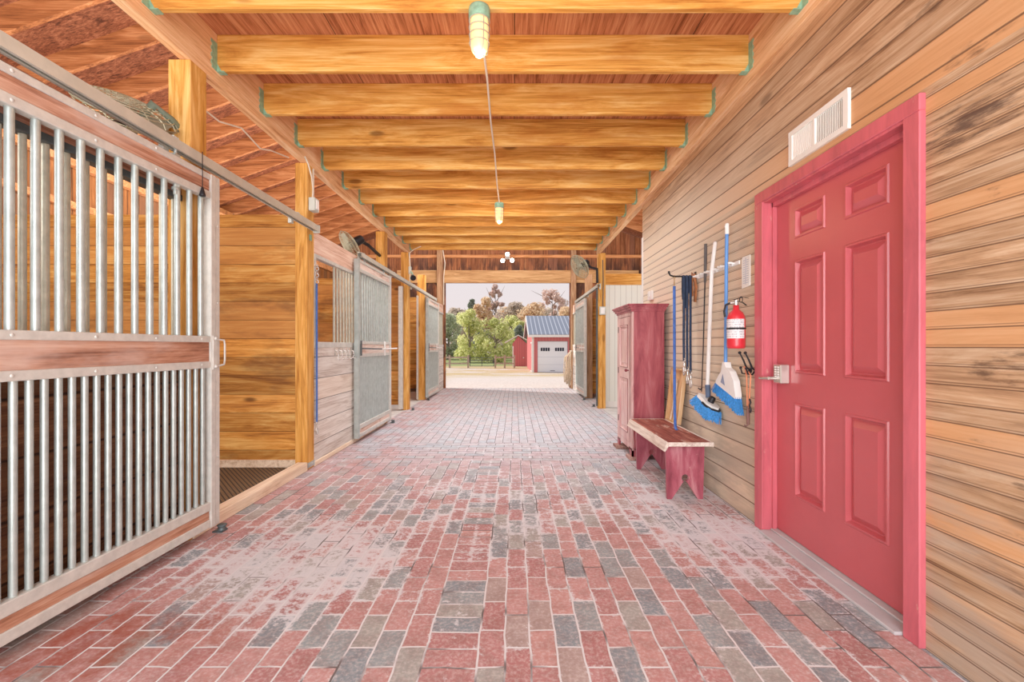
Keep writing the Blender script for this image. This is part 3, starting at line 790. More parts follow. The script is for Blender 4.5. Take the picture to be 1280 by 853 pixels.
# ------------------------------------------------------------------ red door in the tack room wall
dr = thing('door_1', 'six panel red door with red frame in the bead board wall', None, (1.72, 2.4, 0)); struct(dr)
lf = MB().box(1.742, 1.765, 1.872, 2.914, 0.03, 2.168)
pr = []
for (ya, yb) in ((2.457, 2.723), (2.036, 2.311)):
    pr += [(ya, yb, 1.877, 2.06), (ya, yb, 1.055, 1.745), (ya, yb, 0.30, 0.875)]
panel_face(lf, 1.72, -1, pr, 1.872, 2.914, 0.03, 2.168, d=0.018, w=0.034)
lf.build('door_leaf', M['red_door'], dr)
xf0 = XW - 0.026
cs = MB()
for (ya, yb) in ((1.785, 1.865), (2.92, 3.015)):
    cs.box(xf0, XW + 0.003, ya, yb, 0.0, 2.172, 0.004)
cs.box(xf0, XW + 0.003, 1.785, 3.015, 2.172, 2.243, 0.004)
cs.build('door_casing', M['red_trim'], dr)
jb = MB()
for ya, yb, s in ((1.855, 1.868, 1), (2.917, 2.93, -1)):
    jb.box(xf0 + 0.01, 1.80, ya, yb, 0.0, 2.185)
    jb.box(1.69, 1.718, (yb if s > 0 else ya - 0.014), (yb + 0.014 if s > 0 else ya), 0.0, 2.17)
jb.box(xf0 + 0.01, 1.80, 1.868, 2.917, 2.160, 2.174); jb.box(1.69, 1.717, 1.868, 2.917, 2.13, 2.160)
jb.build('door_jamb', M['red_trim'], dr)
MB().box(1.60, 1.80, 1.868, 2.917, 0.0, 0.016, 0.004).box(1.68, 1.76, 1.868, 2.917, 0.016, 0.026, 0.004).build('threshold', M['threshold'], dr)
lk = MB().box(1.662, 1.72, 2.772, 2.852, 0.985, 1.105, 0.006).build('keypad_lock', M['chrome'], dr)
kp = MB()
for r_ in range(5):
    for c_ in range(2): kp.box(1.657, 1.663, 2.788 + c_ * 0.028, 2.806 + c_ * 0.028, 1.022 + r_ * 0.015, 1.032 + r_ * 0.015, 0.002)
kp.build('keypad_buttons', M['white'], lk)
MB().cyl((1.664, 2.835, 1.015), (1.622, 2.835, 1.015), 0.011, n=12).tube([(1.625, 2.835, 1.015), (1.618, 2.86, 1.014), (1.616, 2.90, 1.010), (1.618, 2.93, 1.010)], [0.010, 0.010, 0.009, 0.008], 10).build('lever_handle', M['chrome'], lk)
MB().box(1.715, 1.7225, 2.9145, 2.9165, 0.03, 2.168).build('weather_strip', M['grey_box'], dr)

# vent grille above the door
vt = thing('wall_vent', 'white louvred air vent on the wall above the red door', 'vent', (XW, 2.42, 2.29))
y0, y1, z0, z1 = 2.183, 2.655, 2.292, 2.493
b = MB(); xo = XW - 0.016
b.box(xo, XW + 0.002, y0, y0 + 0.035, z0 + 0.028, z1 - 0.028).box(xo, XW + 0.002, y1 - 0.03, y1, z0 + 0.028, z1 - 0.028).box(xo - 0.001, XW + 0.002, y0, y1, z0, z0 + 0.028).box(xo - 0.001, XW + 0.002, y0, y1, z1 - 0.028, z1).box(xo, XW + 0.002, 2.425, 2.44, z0 + 0.028, z1 - 0.028); b.build('frame', M['vent'], vt)
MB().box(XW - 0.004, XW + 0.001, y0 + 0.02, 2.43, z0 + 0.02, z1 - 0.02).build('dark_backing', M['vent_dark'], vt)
MB().box(XW - 0.006, XW + 0.001, 2.43, y1 - 0.02, z0 + 0.02, z1 - 0.02).build('white_backing', M['vent'], vt)
s1 = MB()
for k in range(17):
    yy = y0 + 0.042 + k * 0.0128; s1.box(XW - 0.007, XW - 0.003, yy, yy + 0.0045, z0 + 0.026, z1 - 0.026)
for k in range(13):
    yy = 2.447 + k * 0.0140; s1.box(XW - 0.009, XW - 0.003, yy, yy + 0.008, z0 + 0.026, z1 - 0.026)
s1.build('louvres', M['vent'], vt)

# ------------------------------------------------------------------ red cabinet
cb = thing('cabinet', 'tall faded red wooden cabinet with panelled door standing against the wall', 'cabinet', (1.43, 5.08, 0))
X0, X1, Y0, Y1, ZC = 1.258, 1.605, 4.75, 5.42, 1.60
MB().box(X0 + 0.02, X1, Y0, Y1, 0.12, ZC, 0.003).build('body', M['cab_side'], cb)
fr = MB().box(X0, X0 + 0.02, Y0 - 0.002, Y0 + 0.085, 0.10, ZC, 0.003).box(X0, X0 + 0.02, Y1 - 0.075, Y1 + 0.002, 0.10, ZC, 0.003)
fr.box(X0, X0 + 0.02, Y0 + 0.085, Y1 - 0.075, ZC - 0.05, ZC, 0.003).box(X0, X0 + 0.02, Y0 + 0.085, Y1 - 0.075, 0.10, 0.17, 0.003)
fr.build('face_frame', M['cab_front'], cb)
dl = MB().box(X0 + 0.002, X0 + 0.018, Y0 + 0.09, Y1 - 0.08, 0.175, ZC - 0.055)
panel_face(dl, X0 - 0.004, -1, [(Y0 + 0.165, Y1 - 0.155, 0.26, 0.86), (Y0 + 0.165, Y1 - 0.155, 0.98, 1.46)], Y0 + 0.09, Y1 - 0.08, 0.175, ZC - 0.055, d=0.014)
dd = dl.build('door', M['cab_front'], cb)
for (za, zb) in ((0.26, 0.86), (0.98, 1.46)):
    m_ = MB()
    ya, yb = Y0 + 0.165, Y1 - 0.155
    for q in ((ya, yb, za, za + 0.012), (ya, yb, zb - 0.012, zb), (ya, ya + 0.012, za, zb), (yb - 0.012, yb, za, zb)): m_.box(X0 - 0.010, X0 - 0.002, *q)
    m_.build('panel_moulding', M['cab_groove'], dd)
MB().cyl((X0 - 0.004, Y0 + 0.125, 0.955), (X0 - 0.028, Y0 + 0.125, 0.955), 0.008, 0.008, 10).ball((X0 - 0.034, Y0 + 0.125, 0.955), 0.017, 8).build('knob', M['cab_groove'], dd)
for z in (0.33, 0.9, 1.38): MB().box(X0 - 0.008, X0 + 0.0, Y1 - 0.085, Y1 - 0.065, z, z + 0.07).build('hinge', M['iron'], cb)
cr = MB()
for (e, za, zb) in ((0.010, ZC - 0.01, ZC + 0.015), (0.026, ZC + 0.012, ZC + 0.04), (0.042, ZC + 0.036, ZC + 0.06), (0.055, ZC + 0.055, ZC + 0.072)):
    cr.box(X0 - e, X1 + e * 0.6, Y0 - e, Y1 + e, za, zb, 0.003)
cr.build('cornice', M['cab_side'], cb)
for (x, y) in ((X0 + 0.0, Y0), (X0 + 0.0, Y1), (X1 - 0.02, Y0), (X1 - 0.02, Y1)):
    sg = 1 if y == Y0 else -1
    MB().prism([(y, 0.12), (y + sg * 0.16, 0.12), (y + sg * 0.10, 0.09), (y + sg * 0.075, 0.035), (y, 0.035)], 0, x, x + 0.02).build('bracket_foot', M['cab_side'], cb)
MB().prism([(X0, 0.12), (X1, 0.12), (X1 - 0.06, 0.10), (X1 - 0.09, 0.06), (X0 + 0.09, 0.06), (X0 + 0.06, 0.10)][::-1], 1, Y0, Y0 + 0.02).box(X0, X0 + 0.06, Y0, Y0 + 0.02, 0.035, 0.12).box(X1 - 0.06, X1, Y0, Y0 + 0.02, 0.035, 0.12).build('side_apron', M['cab_side'], cb)
bk = None
for (x, y, lab) in ((X0 - 0.03, Y0 - 0.03, 'flat wooden block under the near front foot of the cabinet'), (X0 - 0.05, Y1 - 0.16, 'flat wooden block under the far front foot of the cabinet')):
    o = recentre(MB().box(x, x + 0.17, y, y + 0.18, 0, 0.0355, 0.004).build('wood_block', M['block']), (x, y, 0)); tag(o, lab, 'wood block', 'blocks under the cabinet feet')

# ------------------------------------------------------------------ bench
bn = thing('bench', 'worn red wooden bench with notched plank legs beside the wall', 'bench', (1.36, 3.98, 0))
MB().box(1.195, 1.535, 3.45, 4.57, 0.442, 0.472, 0.006).build('seat', M['bench_top'], bn)
eg = MB().prism([(1.205, 0.470), (1.185, 0.468), (1.158, 0.405), (1.172, 0.398), (1.2, 0.44)], 1, 3.452, 4.568)
eg.box(1.19, 1.54, 3.437, 3.452, 0.441, 0.473, 0.004).box(1.535, 1.548, 3.44, 4.57, 0.436, 0.473, 0.004).box(1.19, 1.54, 4.568, 4.58, 0.441, 0.473, 0.004)
eg.build('seat_edging', M['bench_edge'], bn)
def bleg(y):
    # plank leg with a keyhole notch
    cxl = 1.36; pts = []
    xa, xb = 1.205, 1.515
    poly = [(xa, 0.442), (xa + 0.008, 0.15), (xa + 0.012, 0.0), (xa + 0.048, 0.0)]
    r_, zc = 0.029, 0.170
    poly += [(cxl - 0.011, zc - 0.026)]
    for k in range(9):
        t = math.radians(225 - 270 * k / 8.0)
        poly.append((cxl + r_ * math.cos(t), zc + r_ * math.sin(t)))
    poly += [(cxl + 0.011, zc - 0.026), (xb - 0.052, 0.0), (xb - 0.012, 0.0), (xb - 0.008, 0.15), (xb, 0.442)]
    return MB().prism(poly, 1, y, y + 0.028)
bleg(3.536).build('leg', M['bench_leg'], bn); bleg(4.40).build('leg', M['bench_leg'], bn)
MB().box(1.24, 1.262, 3.565, 4.40, 0.38, 0.442).build('stretcher', M['bench_leg'], bn)
# ------------------------------------------------------------------ things on the tack room wall
def snap(b, x, y, z, s=1.0):
    """swivel trigger snap hanging downward from (x, y, z)"""
    b.ring((x, y, z), (0, 1, 0), (0, 0, 1), 0.012 * s, 0.003 * s, 14)
    b.tube([(x, y, z - 0.012 * s), (x, y, z - 0.03 * s)], 0.006 * s, 8)
    b.tube([(x, y - 0.004 * s, z - 0.03 * s), (x, y - 0.012 * s, z - 0.05 * s), (x, y - 0.009 * s, z - 0.07 * s), (x, y + 0.003 * s, z - 0.078 * s), (x, y + 0.012 * s, z - 0.066 * s), (x, y + 0.010 * s, z - 0.035 * s)], 0.0042 * s, 8)

# bridle hook arm
hk = thing('hook_arm', 'dark iron arm hook projecting from the wall with leads hanging on it', 'hook', (XW, 4.06, 1.86))
MB().box(XW - 0.006, XW, 4.035, 4.085, 1.80, 1.90, 0.003).build('wall_plate', M['iron'], hk)
MB().tube([(XW, 4.06, 1.852), (1.60, 4.06, 1.858), (1.46, 4.06, 1.858), (1.425, 4.06, 1.868), (1.412, 4.06, 1.893), (1.413, 4.06, 1.905)], [0.008, 0.008, 0.008, 0.008, 0.009, 0.010], 10).build('arm', M['iron'], hk)

st = thing('blue_strap', 'long blue webbing strap hanging from the hook arm down to the bench', 'strap', (1.462, 4.06, 0.48))
MB().tube([(1.462, 4.06, 1.77), (1.464, 4.062, 1.3), (1.466, 4.065, 0.9), (1.47, 4.07, 0.60), (1.476, 4.075, 0.50)], 0.014, 8, flat=(1, 0, 0)).tube([(1.476, 4.075, 0.505), (1.45, 3.99, 0.479), (1.44, 3.94, 0.477)], 0.014, 8, flat=(1, 0, 0)).build('webbing', M['blue'], st)
b = MB(); b.ring((1.462, 4.06, 1.853), (1, 0, 0), (0, 0, 1), 0.014, 0.003, 14); snap(b, 1.462, 4.06, 1.845, 0.9); b.build('snap', M['brass'], st)
ld = None
random.seed(3)
specs = [(1.545, 1.03, 1.60, 'dark navy lead rope at the outer end of the bundle on the hook arm'), (1.575, 0.95, 1.52, 'dark navy lead rope in the middle of the bundle on the hook arm'),
         (1.605, 0.915, 1.66, 'dark navy lead rope nearest the wall in the bundle on the hook arm')]
for (x, zl, zs, lab) in specs:
    t = thing('lead_rope', lab, 'lead rope', (x, 4.06, zl), group='leads on the hook arm')
    w = 0.0125
    MB().tube([(x - 0.004, 4.035, zl + 0.06), (x - 0.006, 4.035, 1.3), (x - 0.002, 4.04, 1.75), (x, 4.048, 1.855), (x, 4.06, 1.868), (x, 4.073, 1.855), (x + 0.004, 4.085, 1.72), (x + 0.008, 4.085, zs + 0.05)], w, 8, flat=(1, 0, 0)).build('webbing', M['navy'], t)
    b = MB(); snap(b, x - 0.004, 4.030, zl + 0.06, 1.7); b.build('snap', M['chrome'], t)
    b = MB(); snap(b, x + 0.008, 4.08, zs + 0.05, 1.6); b.build('snap', M['brass'], t)
t = thing('leather_halter', 'folded tan leather strap hanging behind the navy leads', 'halter', (1.63, 4.03, 1.62))
MB().tube([(1.634, 4.02, 1.62), (1.636, 4.0, 1.75), (1.63, 4.03, 1.868), (1.63, 4.06, 1.88), (1.634, 4.1, 1.8), (1.636, 4.09, 1.68)], 0.03, 8, flat=(0, 1, 0)).build('strap', M['leather'], t)

# wall rack with spring clips
rk = thing('tool_rack', 'white wall rail with spring clips holding the broom and brush handles', 'tool rack', (XW, 3.27, 1.835))
MB().box(XW - 0.012, XW, 3.25, 4.0, 1.822, 1.85, 0.003).build('rail', M['white'], rk)
for y in (3.34, 3.47, 3.60, 3.72, 3.84, 3.95):
    MB().tube([(XW - 0.01, y - 0.022, 1.838), (XW - 0.04, y - 0.027, 1.842), (XW - 0.058, y - 0.018, 1.842)], 0.008, 8).tube([(XW - 0.01, y + 0.022, 1.838), (XW - 0.04, y + 0.027, 1.842), (XW - 0.058, y + 0.018, 1.842)], 0.008, 8).ball((XW - 0.014, y, 1.836), 0.014, 8).build('clip', M['white'], rk)

# whip
t = thing('whip', 'thin black training whip with a thick grip hanging in the wall rack', 'whip', (1.615, 3.76, 0.86))
MB().tube([(1.618, 3.755, 2.085), (1.616, 3.76, 1.83), (1.616, 3.765, 1.76)], [0.013, 0.012, 0.010], 8).build('grip', plain('grey_black_grip', rgb(92, 88, 88), 0.7), t)
MB().tube([(1.616, 3.765, 1.77), (1.612, 3.79, 1.2), (1.606, 3.81, 0.83)], [0.006, 0.005, 0.004], 6).tube([(1.607, 3.805, 0.86), (1.603, 3.83, 0.845), (1.60, 3.86, 0.855)], 0.006, 6).build('shaft', M['black'], t)

# deck brush with long white pole
t = thing('deck_brush', 'long white handled scrub brush with blue bristles hanging in the wall rack', 'brush', (1.60, 3.60, 0.70))
MB().tube([(1.612, 3.565, 2.045), (1.60, 3.60, 1.83), (1.592, 3.635, 1.2), (1.59, 3.655, 0.88)], 0.0155, 12).ball((1.612, 3.565, 2.047), 0.0155, 8).build('pole', M['white'], t)
MB().tube([(1.5905, 3.655, 0.90), (1.588, 3.635, 0.80)], [0.021, 0.021], 12).build('grip', plain('grey_blue_grip', rgb(84, 100, 128), 0.6), t)
mt = Matrix.Translation((1.572, 3.60, 0.752)) @ Matrix.Rotation(R(22), 4, 'Y') @ Matrix.Rotation(R(20), 4, 'X') @ Matrix.Rotation(R(-78), 4, 'Z')
b = MB()
b.prism([(-0.115, -0.045), (-0.09, -0.062), (0.06, -0.062), (0.10, -0.03), (0.10, 0.03), (0.06, 0.062), (-0.09, 0.062), (-0.115, 0.045)], 2, 0, 0.026); b.xf(mt); b.build('brush_block', M['white'], t)
b = MB().tube([(0.02, -0.07, 0.004), (0.07, -0.068, 0.004), (0.108, -0.035, 0.004), (0.108, 0.035, 0.004), (0.07, 0.068, 0.004), (0.02, 0.07, 0.004)], 0.009, 8); b.lathe([(0.028, 0.024), (0.026, 0.055), (0.021, 0.07)], (0.01, 0, 0), 12); b.xf(mt)
b.build('socket', M['iron'], t)
b = MB(); random.seed(5)
for i in range(26):
    for j in range(10):
        u = -0.105 + 0.215 * i / 25; v = -0.055 + 0.11 * j / 9
        e = Vector((u * 1.28 + random.uniform(-.006, .006) + 0.012, v * 1.42 + random.uniform(-.006, .006), -0.078 + random.uniform(-.008, .008)))
        a = Vector((u, v, 0.004)); d = (0.0045, 0.0045, 0)
        b.add([a + Vector((-.004, -.003, 0)), a + Vector((.004, .003, 0)), e + Vector((.004, .003, 0)), e + Vector((-.004, -.003, 0))], [(0, 1, 2, 3)])
        b.add([a + Vector((-.003, .004, 0)), a + Vector((.003, -.004, 0)), e + Vector((.003, -.004, 0)), e + Vector((-.003, .004, 0))], [(0, 1, 2, 3)])
b.xf(mt); b.build('bristles', M['bristle'], t)

# angle broom
t = thing('broom', 'blue handled broom with white cap and blue bristles hanging head down in the rack', 'broom', (1.60, 3.35, 0.72))
MB().tube([(1.602, 3.348, 2.07), (1.60, 3.352, 1.83), (1.598, 3.36, 1.05)], 0.0128, 12).build('handle', M['blue_pole'], t)
MB().tube([(1.6022, 3.3478, 2.065), (1.603, 3.347, 2.135)], [0.0155, 0.015], 12).ball((1.603, 3.347, 2.135), 0.015, 8).ring((1.588, 3.347, 2.122), (0, 1, 0), (0, 0, 1), 0.006, 0.002, 10).build('hanging_tip', M['white'], t)
x0 = 1.60
cap = [(3.335, 1.10), (3.367, 1.10), (3.385, 1.03), (3.44, 0.985), (3.48, 0.945), (3.478, 0.93), (3.172, 0.842), (3.172, 0.87), (3.20, 0.97), (3.255, 1.035), (3.318, 1.06)]
b = MB().prism(cap, 0, x0 - 0.024, x0 + 0.024); b.build('cap', M['white'], t)
MB().prism([(3.356, 1.01), (3.392, 0.945), (3.325, 0.925)], 0, x0 - 0.026, x0 - 0.0245).build('cap_slot', plain('blue_grey_slot', rgb(140, 150, 178), 0.6), t)
b = MB(); random.seed(11)
for i in range(80):
    for j in range(4):
        f = i / 79.0; y = 3.476 - f * 0.302; z = 0.935 - f * 0.086; x = x0 - 0.02 + 0.013 * j
        ye = 3.56 - f * 0.43 + random.uniform(-.006, .006); ze = 0.865 - f * 0.13 + random.uniform(-.010, .010)
        b.add([(x, y - .0024, z + .01), (x, y + .0024, z + .01), (x - 0.003, ye + .0036, ze), (x - 0.003, ye - .0036, ze)], [(0, 1, 2, 3)])
        b.add([(x - .002, y, z + .01), (x + .002, y, z + .01), (x + .002, ye, ze), (x - .005, ye, ze)], [(0, 1, 2, 3)])
b.build('bristles', M['bristle'], t)

# fire extinguisher
ex = thing('fire_extinguisher', 'red fire extinguisher with white label strapped to the wall beside the red door', 'fire extinguisher', (1.565, 3.14, 1.2))
c = (1.568, 3.14, 0)
MB().lathe([(0.0, 1.204), (0.05, 1.203), (0.059, 1.212), (0.06, 1.23), (0.06, 1.405), (0.057, 1.43), (0.045, 1.455), (0.026, 1.474), (0.020, 1.482), (0.020, 1.51), (0.0, 1.51)], c, 28).build('cylinder', M['ext_red'], ex)
vs = MB(); n = 16
for k in range(n):
    a0 = math.radians(150 + 150 * k / n); a1 = math.radians(150 + 150 * (k + 1) / n); r_ = 0.0608
    P = lambda a, z: (c[0] + r_ * math.cos(a), c[1] + r_ * math.sin(a), z)
    vs.add([P(a0, 1.275), P(a1, 1.275), P(a1, 1.41), P(a0, 1.41)], [(0, 1, 2, 3)], True)
vs.build('paper_label', M['label'], ex)
MB().lathe([(0.0615, 1.338), (0.0635, 1.338), (0.0635, 1.350), (0.0615, 1.350)], c, 28).build('strap', M['iron'], ex)
MB().cyl((c[0], c[1], 1.51), (c[0], c[1], 1.545), 0.017, n=12).tube([(c[0], c[1], 1.53), (c[0] - 0.03, c[1] + 0.02, 1.528)], 0.012, 10).build('valve', M['chrome'], ex)
MB().tube([(c[0] - 0.01, c[1] + 0.01, 1.55), (c[0] + 0.02, c[1] - 0.05, 1.562), (c[0] + 0.03, c[1] - 0.10, 1.55)], 0.008, 8, flat=(1, 0, 0)).tube([(c[0], c[1], 1.54), (c[0] + 0.02, c[1] - 0.05, 1.525), (c[0] + 0.025, c[1] - 0.09, 1.50)], 0.008, 8, flat=(1, 0, 0)).ring((c[0] + 0.012, c[1] - 0.045, 1.545), (0, 1, 0), (0, 0, 1), 0.02, 0.003, 14).build('lever', M['iron'], ex)
MB().tube([(c[0] - 0.03, c[1] + 0.02, 1.528), (c[0] - 0.05, c[1] + 0.05, 1.515), (c[0] - 0.055, c[1] + 0.062, 1.47), (c[0] - 0.05, c[1] + 0.06, 1.43)], 0.008, 8).build('hose', M['black'], ex)

# thermometer card
o = MB().prism([(3.108, 1.645), (3.216, 1.637), (3.218, 1.845), (3.206, 1.862), (3.108, 1.862)], 0, XW - 0.008, XW - 0.001).build('wall_thermometer', M['vent'])
recentre(o, (XW, 3.16, 1.64)); tag(o, 'narrow white wall thermometer card with faint scale beside the door frame', 'thermometer')
b = MB()
for k in range(11):
    z = 1.67 + k * 0.016
    b.box(XW - 0.0092, XW - 0.0078, 3.125, 3.15, z, z + 0.004); b.box(XW - 0.0092, XW - 0.0078, 3.172, 3.197, z, z + 0.004)
b.box(XW - 0.0092, XW - 0.0078, 3.158, 3.164, 1.66, 1.85)
b.build('scale_marks', plain('pale_blue_print', rgb(176, 184, 204), 0.6), o)

# coat hooks
hp = None
for (y, lab) in ((3.11, 'black double coat hook below the fire extinguisher, farther of the pair'), (3.035, 'black double coat hook nearer the red door frame')):
    if hp is None:
        hp = thing('coat_hook', lab, 'hook', (XW, y, 1.05), group='coat hooks under the extinguisher')
        MB().lathe([(0.0, 0.0), (0.02, 0.0), (0.018, 0.006), (0.0, 0.009)], (0, 0, 0), 12).xf(Matrix.Rotation(R(-90), 4, 'Y')).build('wall_plate', M['iron'], hp, local=True)
        MB().tube([(0, 0, 0), (-0.03, 0, 0.02), (-0.05, 0, 0.07), (-0.075, 0, 0.12)], [0.007, 0.007, 0.006, 0.005], 8).ball((-0.077, 0, 0.124), 0.011, 8).tube([(-0.01, 0, 0), (-0.03, 0, -0.025), (-0.06, 0, -0.02), (-0.07, 0, 0.015)], [0.007, 0.006, 0.006, 0.005], 8).ball((-0.07, 0, 0.018), 0.010, 8).build('hook', M['iron'], hp, local=True)
    else: dup(hp, (XW, y, 1.05), lab)
t = thing('hoof_pick', 'hoof pick hanging on an orange cord from the coat hook', 'hoof pick', (1.60, 3.035, 0.66))
MB().tube([(1.60, 3.05, 0.80), (1.598, 3.055, 1.02), (1.603, 3.038, 1.045), (1.608, 3.02, 1.02), (1.604, 3.04, 0.80)], 0.0045, 8).tube([(1.598, 3.055, 1.02), (1.61, 3.09, 1.06), (1.61, 3.11, 1.075)], 0.007, 8).build('cord', M['orange'], t)
MB().tube([(1.602, 3.045, 0.81), (1.604, 3.05, 0.74), (1.61, 3.06, 0.68)], [0.008, 0.012, 0.010], 8).tube([(1.61, 3.06, 0.68), (1.60, 3.07, 0.665), (1.59, 3.065, 0.675)], 0.006, 8).build('pick', plain('dark_brown_handle', rgb(120, 84, 76), 0.6), t)
MB().tube([(1.60, 3.02, 0.86), (1.596, 3.0, 0.84), (1.6, 3.022, 0.815), (1.598, 3.0, 0.79), (1.602, 3.015, 0.77)], 0.006, 8).build('clip', M['iron'], t)

# wooden tray with a small wooden brush, standing on the bench against the wall
t = thing('wooden_tray', 'shallow pale wooden tray standing on edge at the far end of the bench', 'tray', (1.58, 4.36, 0.475))
mt = Matrix.Translation((1.545, 4.39, 0.4735)) @ Matrix.Rotation(R(7), 4, 'Y')
b = MB().box(0.030, 0.038, -0.17, 0.17, 0, 0.53)
b.xf(mt); b.build('tray_base', M['tray'], t)
b = MB().box(0, 0.03, -0.17, -0.155, 0, 0.53).box(0, 0.03, 0.155, 0.17, 0, 0.53).box(0, 0.03, -0.155, 0.155, 0, 0.015).box(0, 0.03, -0.155, 0.155, 0.515, 0.53)
b.xf(mt); b.build('tray_rim', M['tray'], t)
t = thing('wooden_scraper', 'small wooden scraper with a slim handle leaning inside the tray', 'scraper', (1.56, 4.40, 0.49))
b = MB().tube([(0.018, 0.06, 0.016), (0.022, 0.03, 0.28)], [0.009, 0.008], 8); b.xf(mt); b.build('handle', M['sill'], t)
b = MB().box(0.012, 0.024, -0.005, 0.065, 0.275, 0.42, 0.003); b.xf(mt); b.build('blade', M['sill'], t)
# light switch box
t = thing('switch_box', 'small white switch box on the bead board wall above the cabinet', 'switch', (XW, 5.4, 1.80))
MB().box(XW - 0.03, XW, 5.28, 5.42, 1.775, 1.885, 0.004).build('box', M['white'], t)
MB().box(XW - 0.038, XW - 0.03, 5.335, 5.365, 1.81, 1.85, 0.002).build('toggle', M['vent'], t)

# ------------------------------------------------------------------ left side details
t = thing('stall_guard_strap', 'blue stall guard strap hanging down the golden post', 'strap', (-2.005, 4.46, 0.55))
MB().tube([(-2.012, 4.52, 1.86), (-2.011, 4.52, 1.2), (-2.010, 4.52, 0.45)], 0.02, 8, flat=(0, 1, 0)).build('webbing', M['blue'], t)
b = MB(); snap(b, -2.012, 4.52, 0.44, 1.5); b.build('bottom_snap', M['chrome'], t)
b = MB()
for k in range(5): b.ring((-2.012, 4.52, 1.875 + 0.033 * k), (0, 1, 0) if k % 2 else (1, 0, 0), (0, 0, 1), 0.018, 0.004, 12)
b.box(-2.03, -2.0, 4.505, 4.535, 2.03, 2.05, 0.003)
b.build('chain', M['chrome'], t)
rk = None
for k, y in enumerate((5.02, 5.14, 5.26, 5.38, 5.50)):
    lab = 'small chrome tack hook on the pale stall front, %s from the blue strap' % ORD[k]
    if rk is None:
        rk = thing('tack_hook', lab, 'hook', (XL + 0.001, y, 1.14), group='chrome hooks on the pale stall front')
        MB().box(0, 0.006, -0.012, 0.012, -0.02, 0.06, 0.002).build('plate', M['chrome'], rk, local=True)
        MB().tube([(0.004, 0, 0.03), (0.03, 0.004, 0.02), (0.04, 0.006, -0.02), (0.03, 0.004, -0.06), (0.05, 0.008, -0.075), (0.065, 0.01, -0.05)], 0.006, 8).build('hook', M['chrome'], rk, local=True)
    else: dup(rk, (XL + 0.001, y, 1.14), lab)
t = thing('junction_box', 'grey outlet box with cable on the golden post by the foreground track end', 'electrical box', (-2.0, 4.42, 2.56))
MB().box(-2.03, -1.965, 4.37, 4.47, 2.56, 2.69, 0.006).build('box', M['grey_box'], t)
MB().box(-1.965, -1.957, 4.39, 4.45, 2.58, 2.67, 0.003).build('cover', M['white'], t)
MB().tube([(-2.01, 4.42, 2.69), (-2.005, 4.42, 2.78), (-2.01, 4.40, 2.90), (-2.015, 4.34, 3.0), (-2.02, 4.28, 3.05)], 0.007, 8).build('cable', M['cable'], t)
o = recentre(MB().tube([(-2.022, 4.46, 3.0), (-2.02, 4.46, 2.70)], 0.009, 8).build('conduit', M['cable']), (-2.02, 4.46, 2.7)); tag(o, 'thin pale conduit running from the header beam to the grey outlet box', 'conduit')
o = recentre(MB().box(-2.03, -2.024, 4.39, 4.44, 2.27, 2.33, 0.002).build('green_tag', M['hanger']), (-2.03, 4.4, 2.3)); tag(o, 'small green square tag on the golden post under the track end', 'tag')
# pull string with a small dark weight by the first post
t = thing('pull_string', 'thin string with small dark weight hanging at the end of the foreground door', 'string', (-1.925, 2.74, 2.15))
MB().tube([(-1.925, 2.74, 2.42), (-1.925, 2.74, 2.20)], 0.0025, 6).build('string', M['iron'], t)
MB().lathe([(0.0, 0.06), (0.006, 0.055), (0.018, 0.008), (0.016, 0.0), (0.0, 0.0)], (-1.925, 2.74, 2.145), 12).build('weight', M['iron'], t)
# cables under the header and along the joists
pts = [px(285, 132, 2.9), px(300, 152, 3.1), px(318, 160, 3.35), px(338, 186, 3.6), px(352, 188, 3.75), px(372, 197, 4.05)]
for p in pts: p.x = min(p.x, -2.06)
o = MB().tube(pts, 0.006, 6).build('drooping_cable', M['cable']); recentre(o, pts[0]); tag(o, 'thin white cable drooping along the left header beam', 'cable')
o = MB().tube([(-0.2, 2.50, ZJ - 0.006), (-0.19, 3.1, ZJ - 0.01), (-0.197, 3.7, ZJ - 0.007), (-0.19, 4.3, ZJ - 0.012), (-0.2, 5.1, ZJ - 0.007), (-0.197, 5.82, ZJ - 0.006)], 0.0075, 8).build('lamp_cable', M['cable'])
recentre(o, (-0.2, 2.5, ZJ)); tag(o, 'pale cable running under the joists between the two caged lamps', 'cable')
o = MB().tube([px(840, 185.5, 4.62), px(848, 189, 4.55), px(862, 196, 4.45), px(868, 198, 4.42)], 0.006, 6).build('cable_end', M['cable']); recentre(o, px(850, 190, 4.5)); tag(o, 'short pale cable end sticking out at the right header beam', 'cable')
t = MB().tube([(-2.015, 8.52, 3.0), (-2.0, 8.52, 2.7), (-2.01, 8.52, 2.45)], 0.011, 8).tube([(-2.02, 8.5, 3.0), (-1.9, 8.45, 3.07), (-1.75, 8.3, 3.085)], 0.007, 6).build('conduit', M['cable']); recentre(t, (-2.01, 8.52, 2.45)); tag(t, 'white conduit coming down the golden post at the far end of the left header', 'conduit')
t = MB().tube([(-2.05, 12.68, 4.0), (-1.98, 12.69, 3.6), (-2.02, 12.69, 3.2), (-2.02, 12.69, 2.4)], 0.013, 8).build('conduit', M['cable']); recentre(t, (-2.02, 12.69, 2.4)); tag(t, 'white conduit curving down the post at the left of the barn opening', 'conduit')

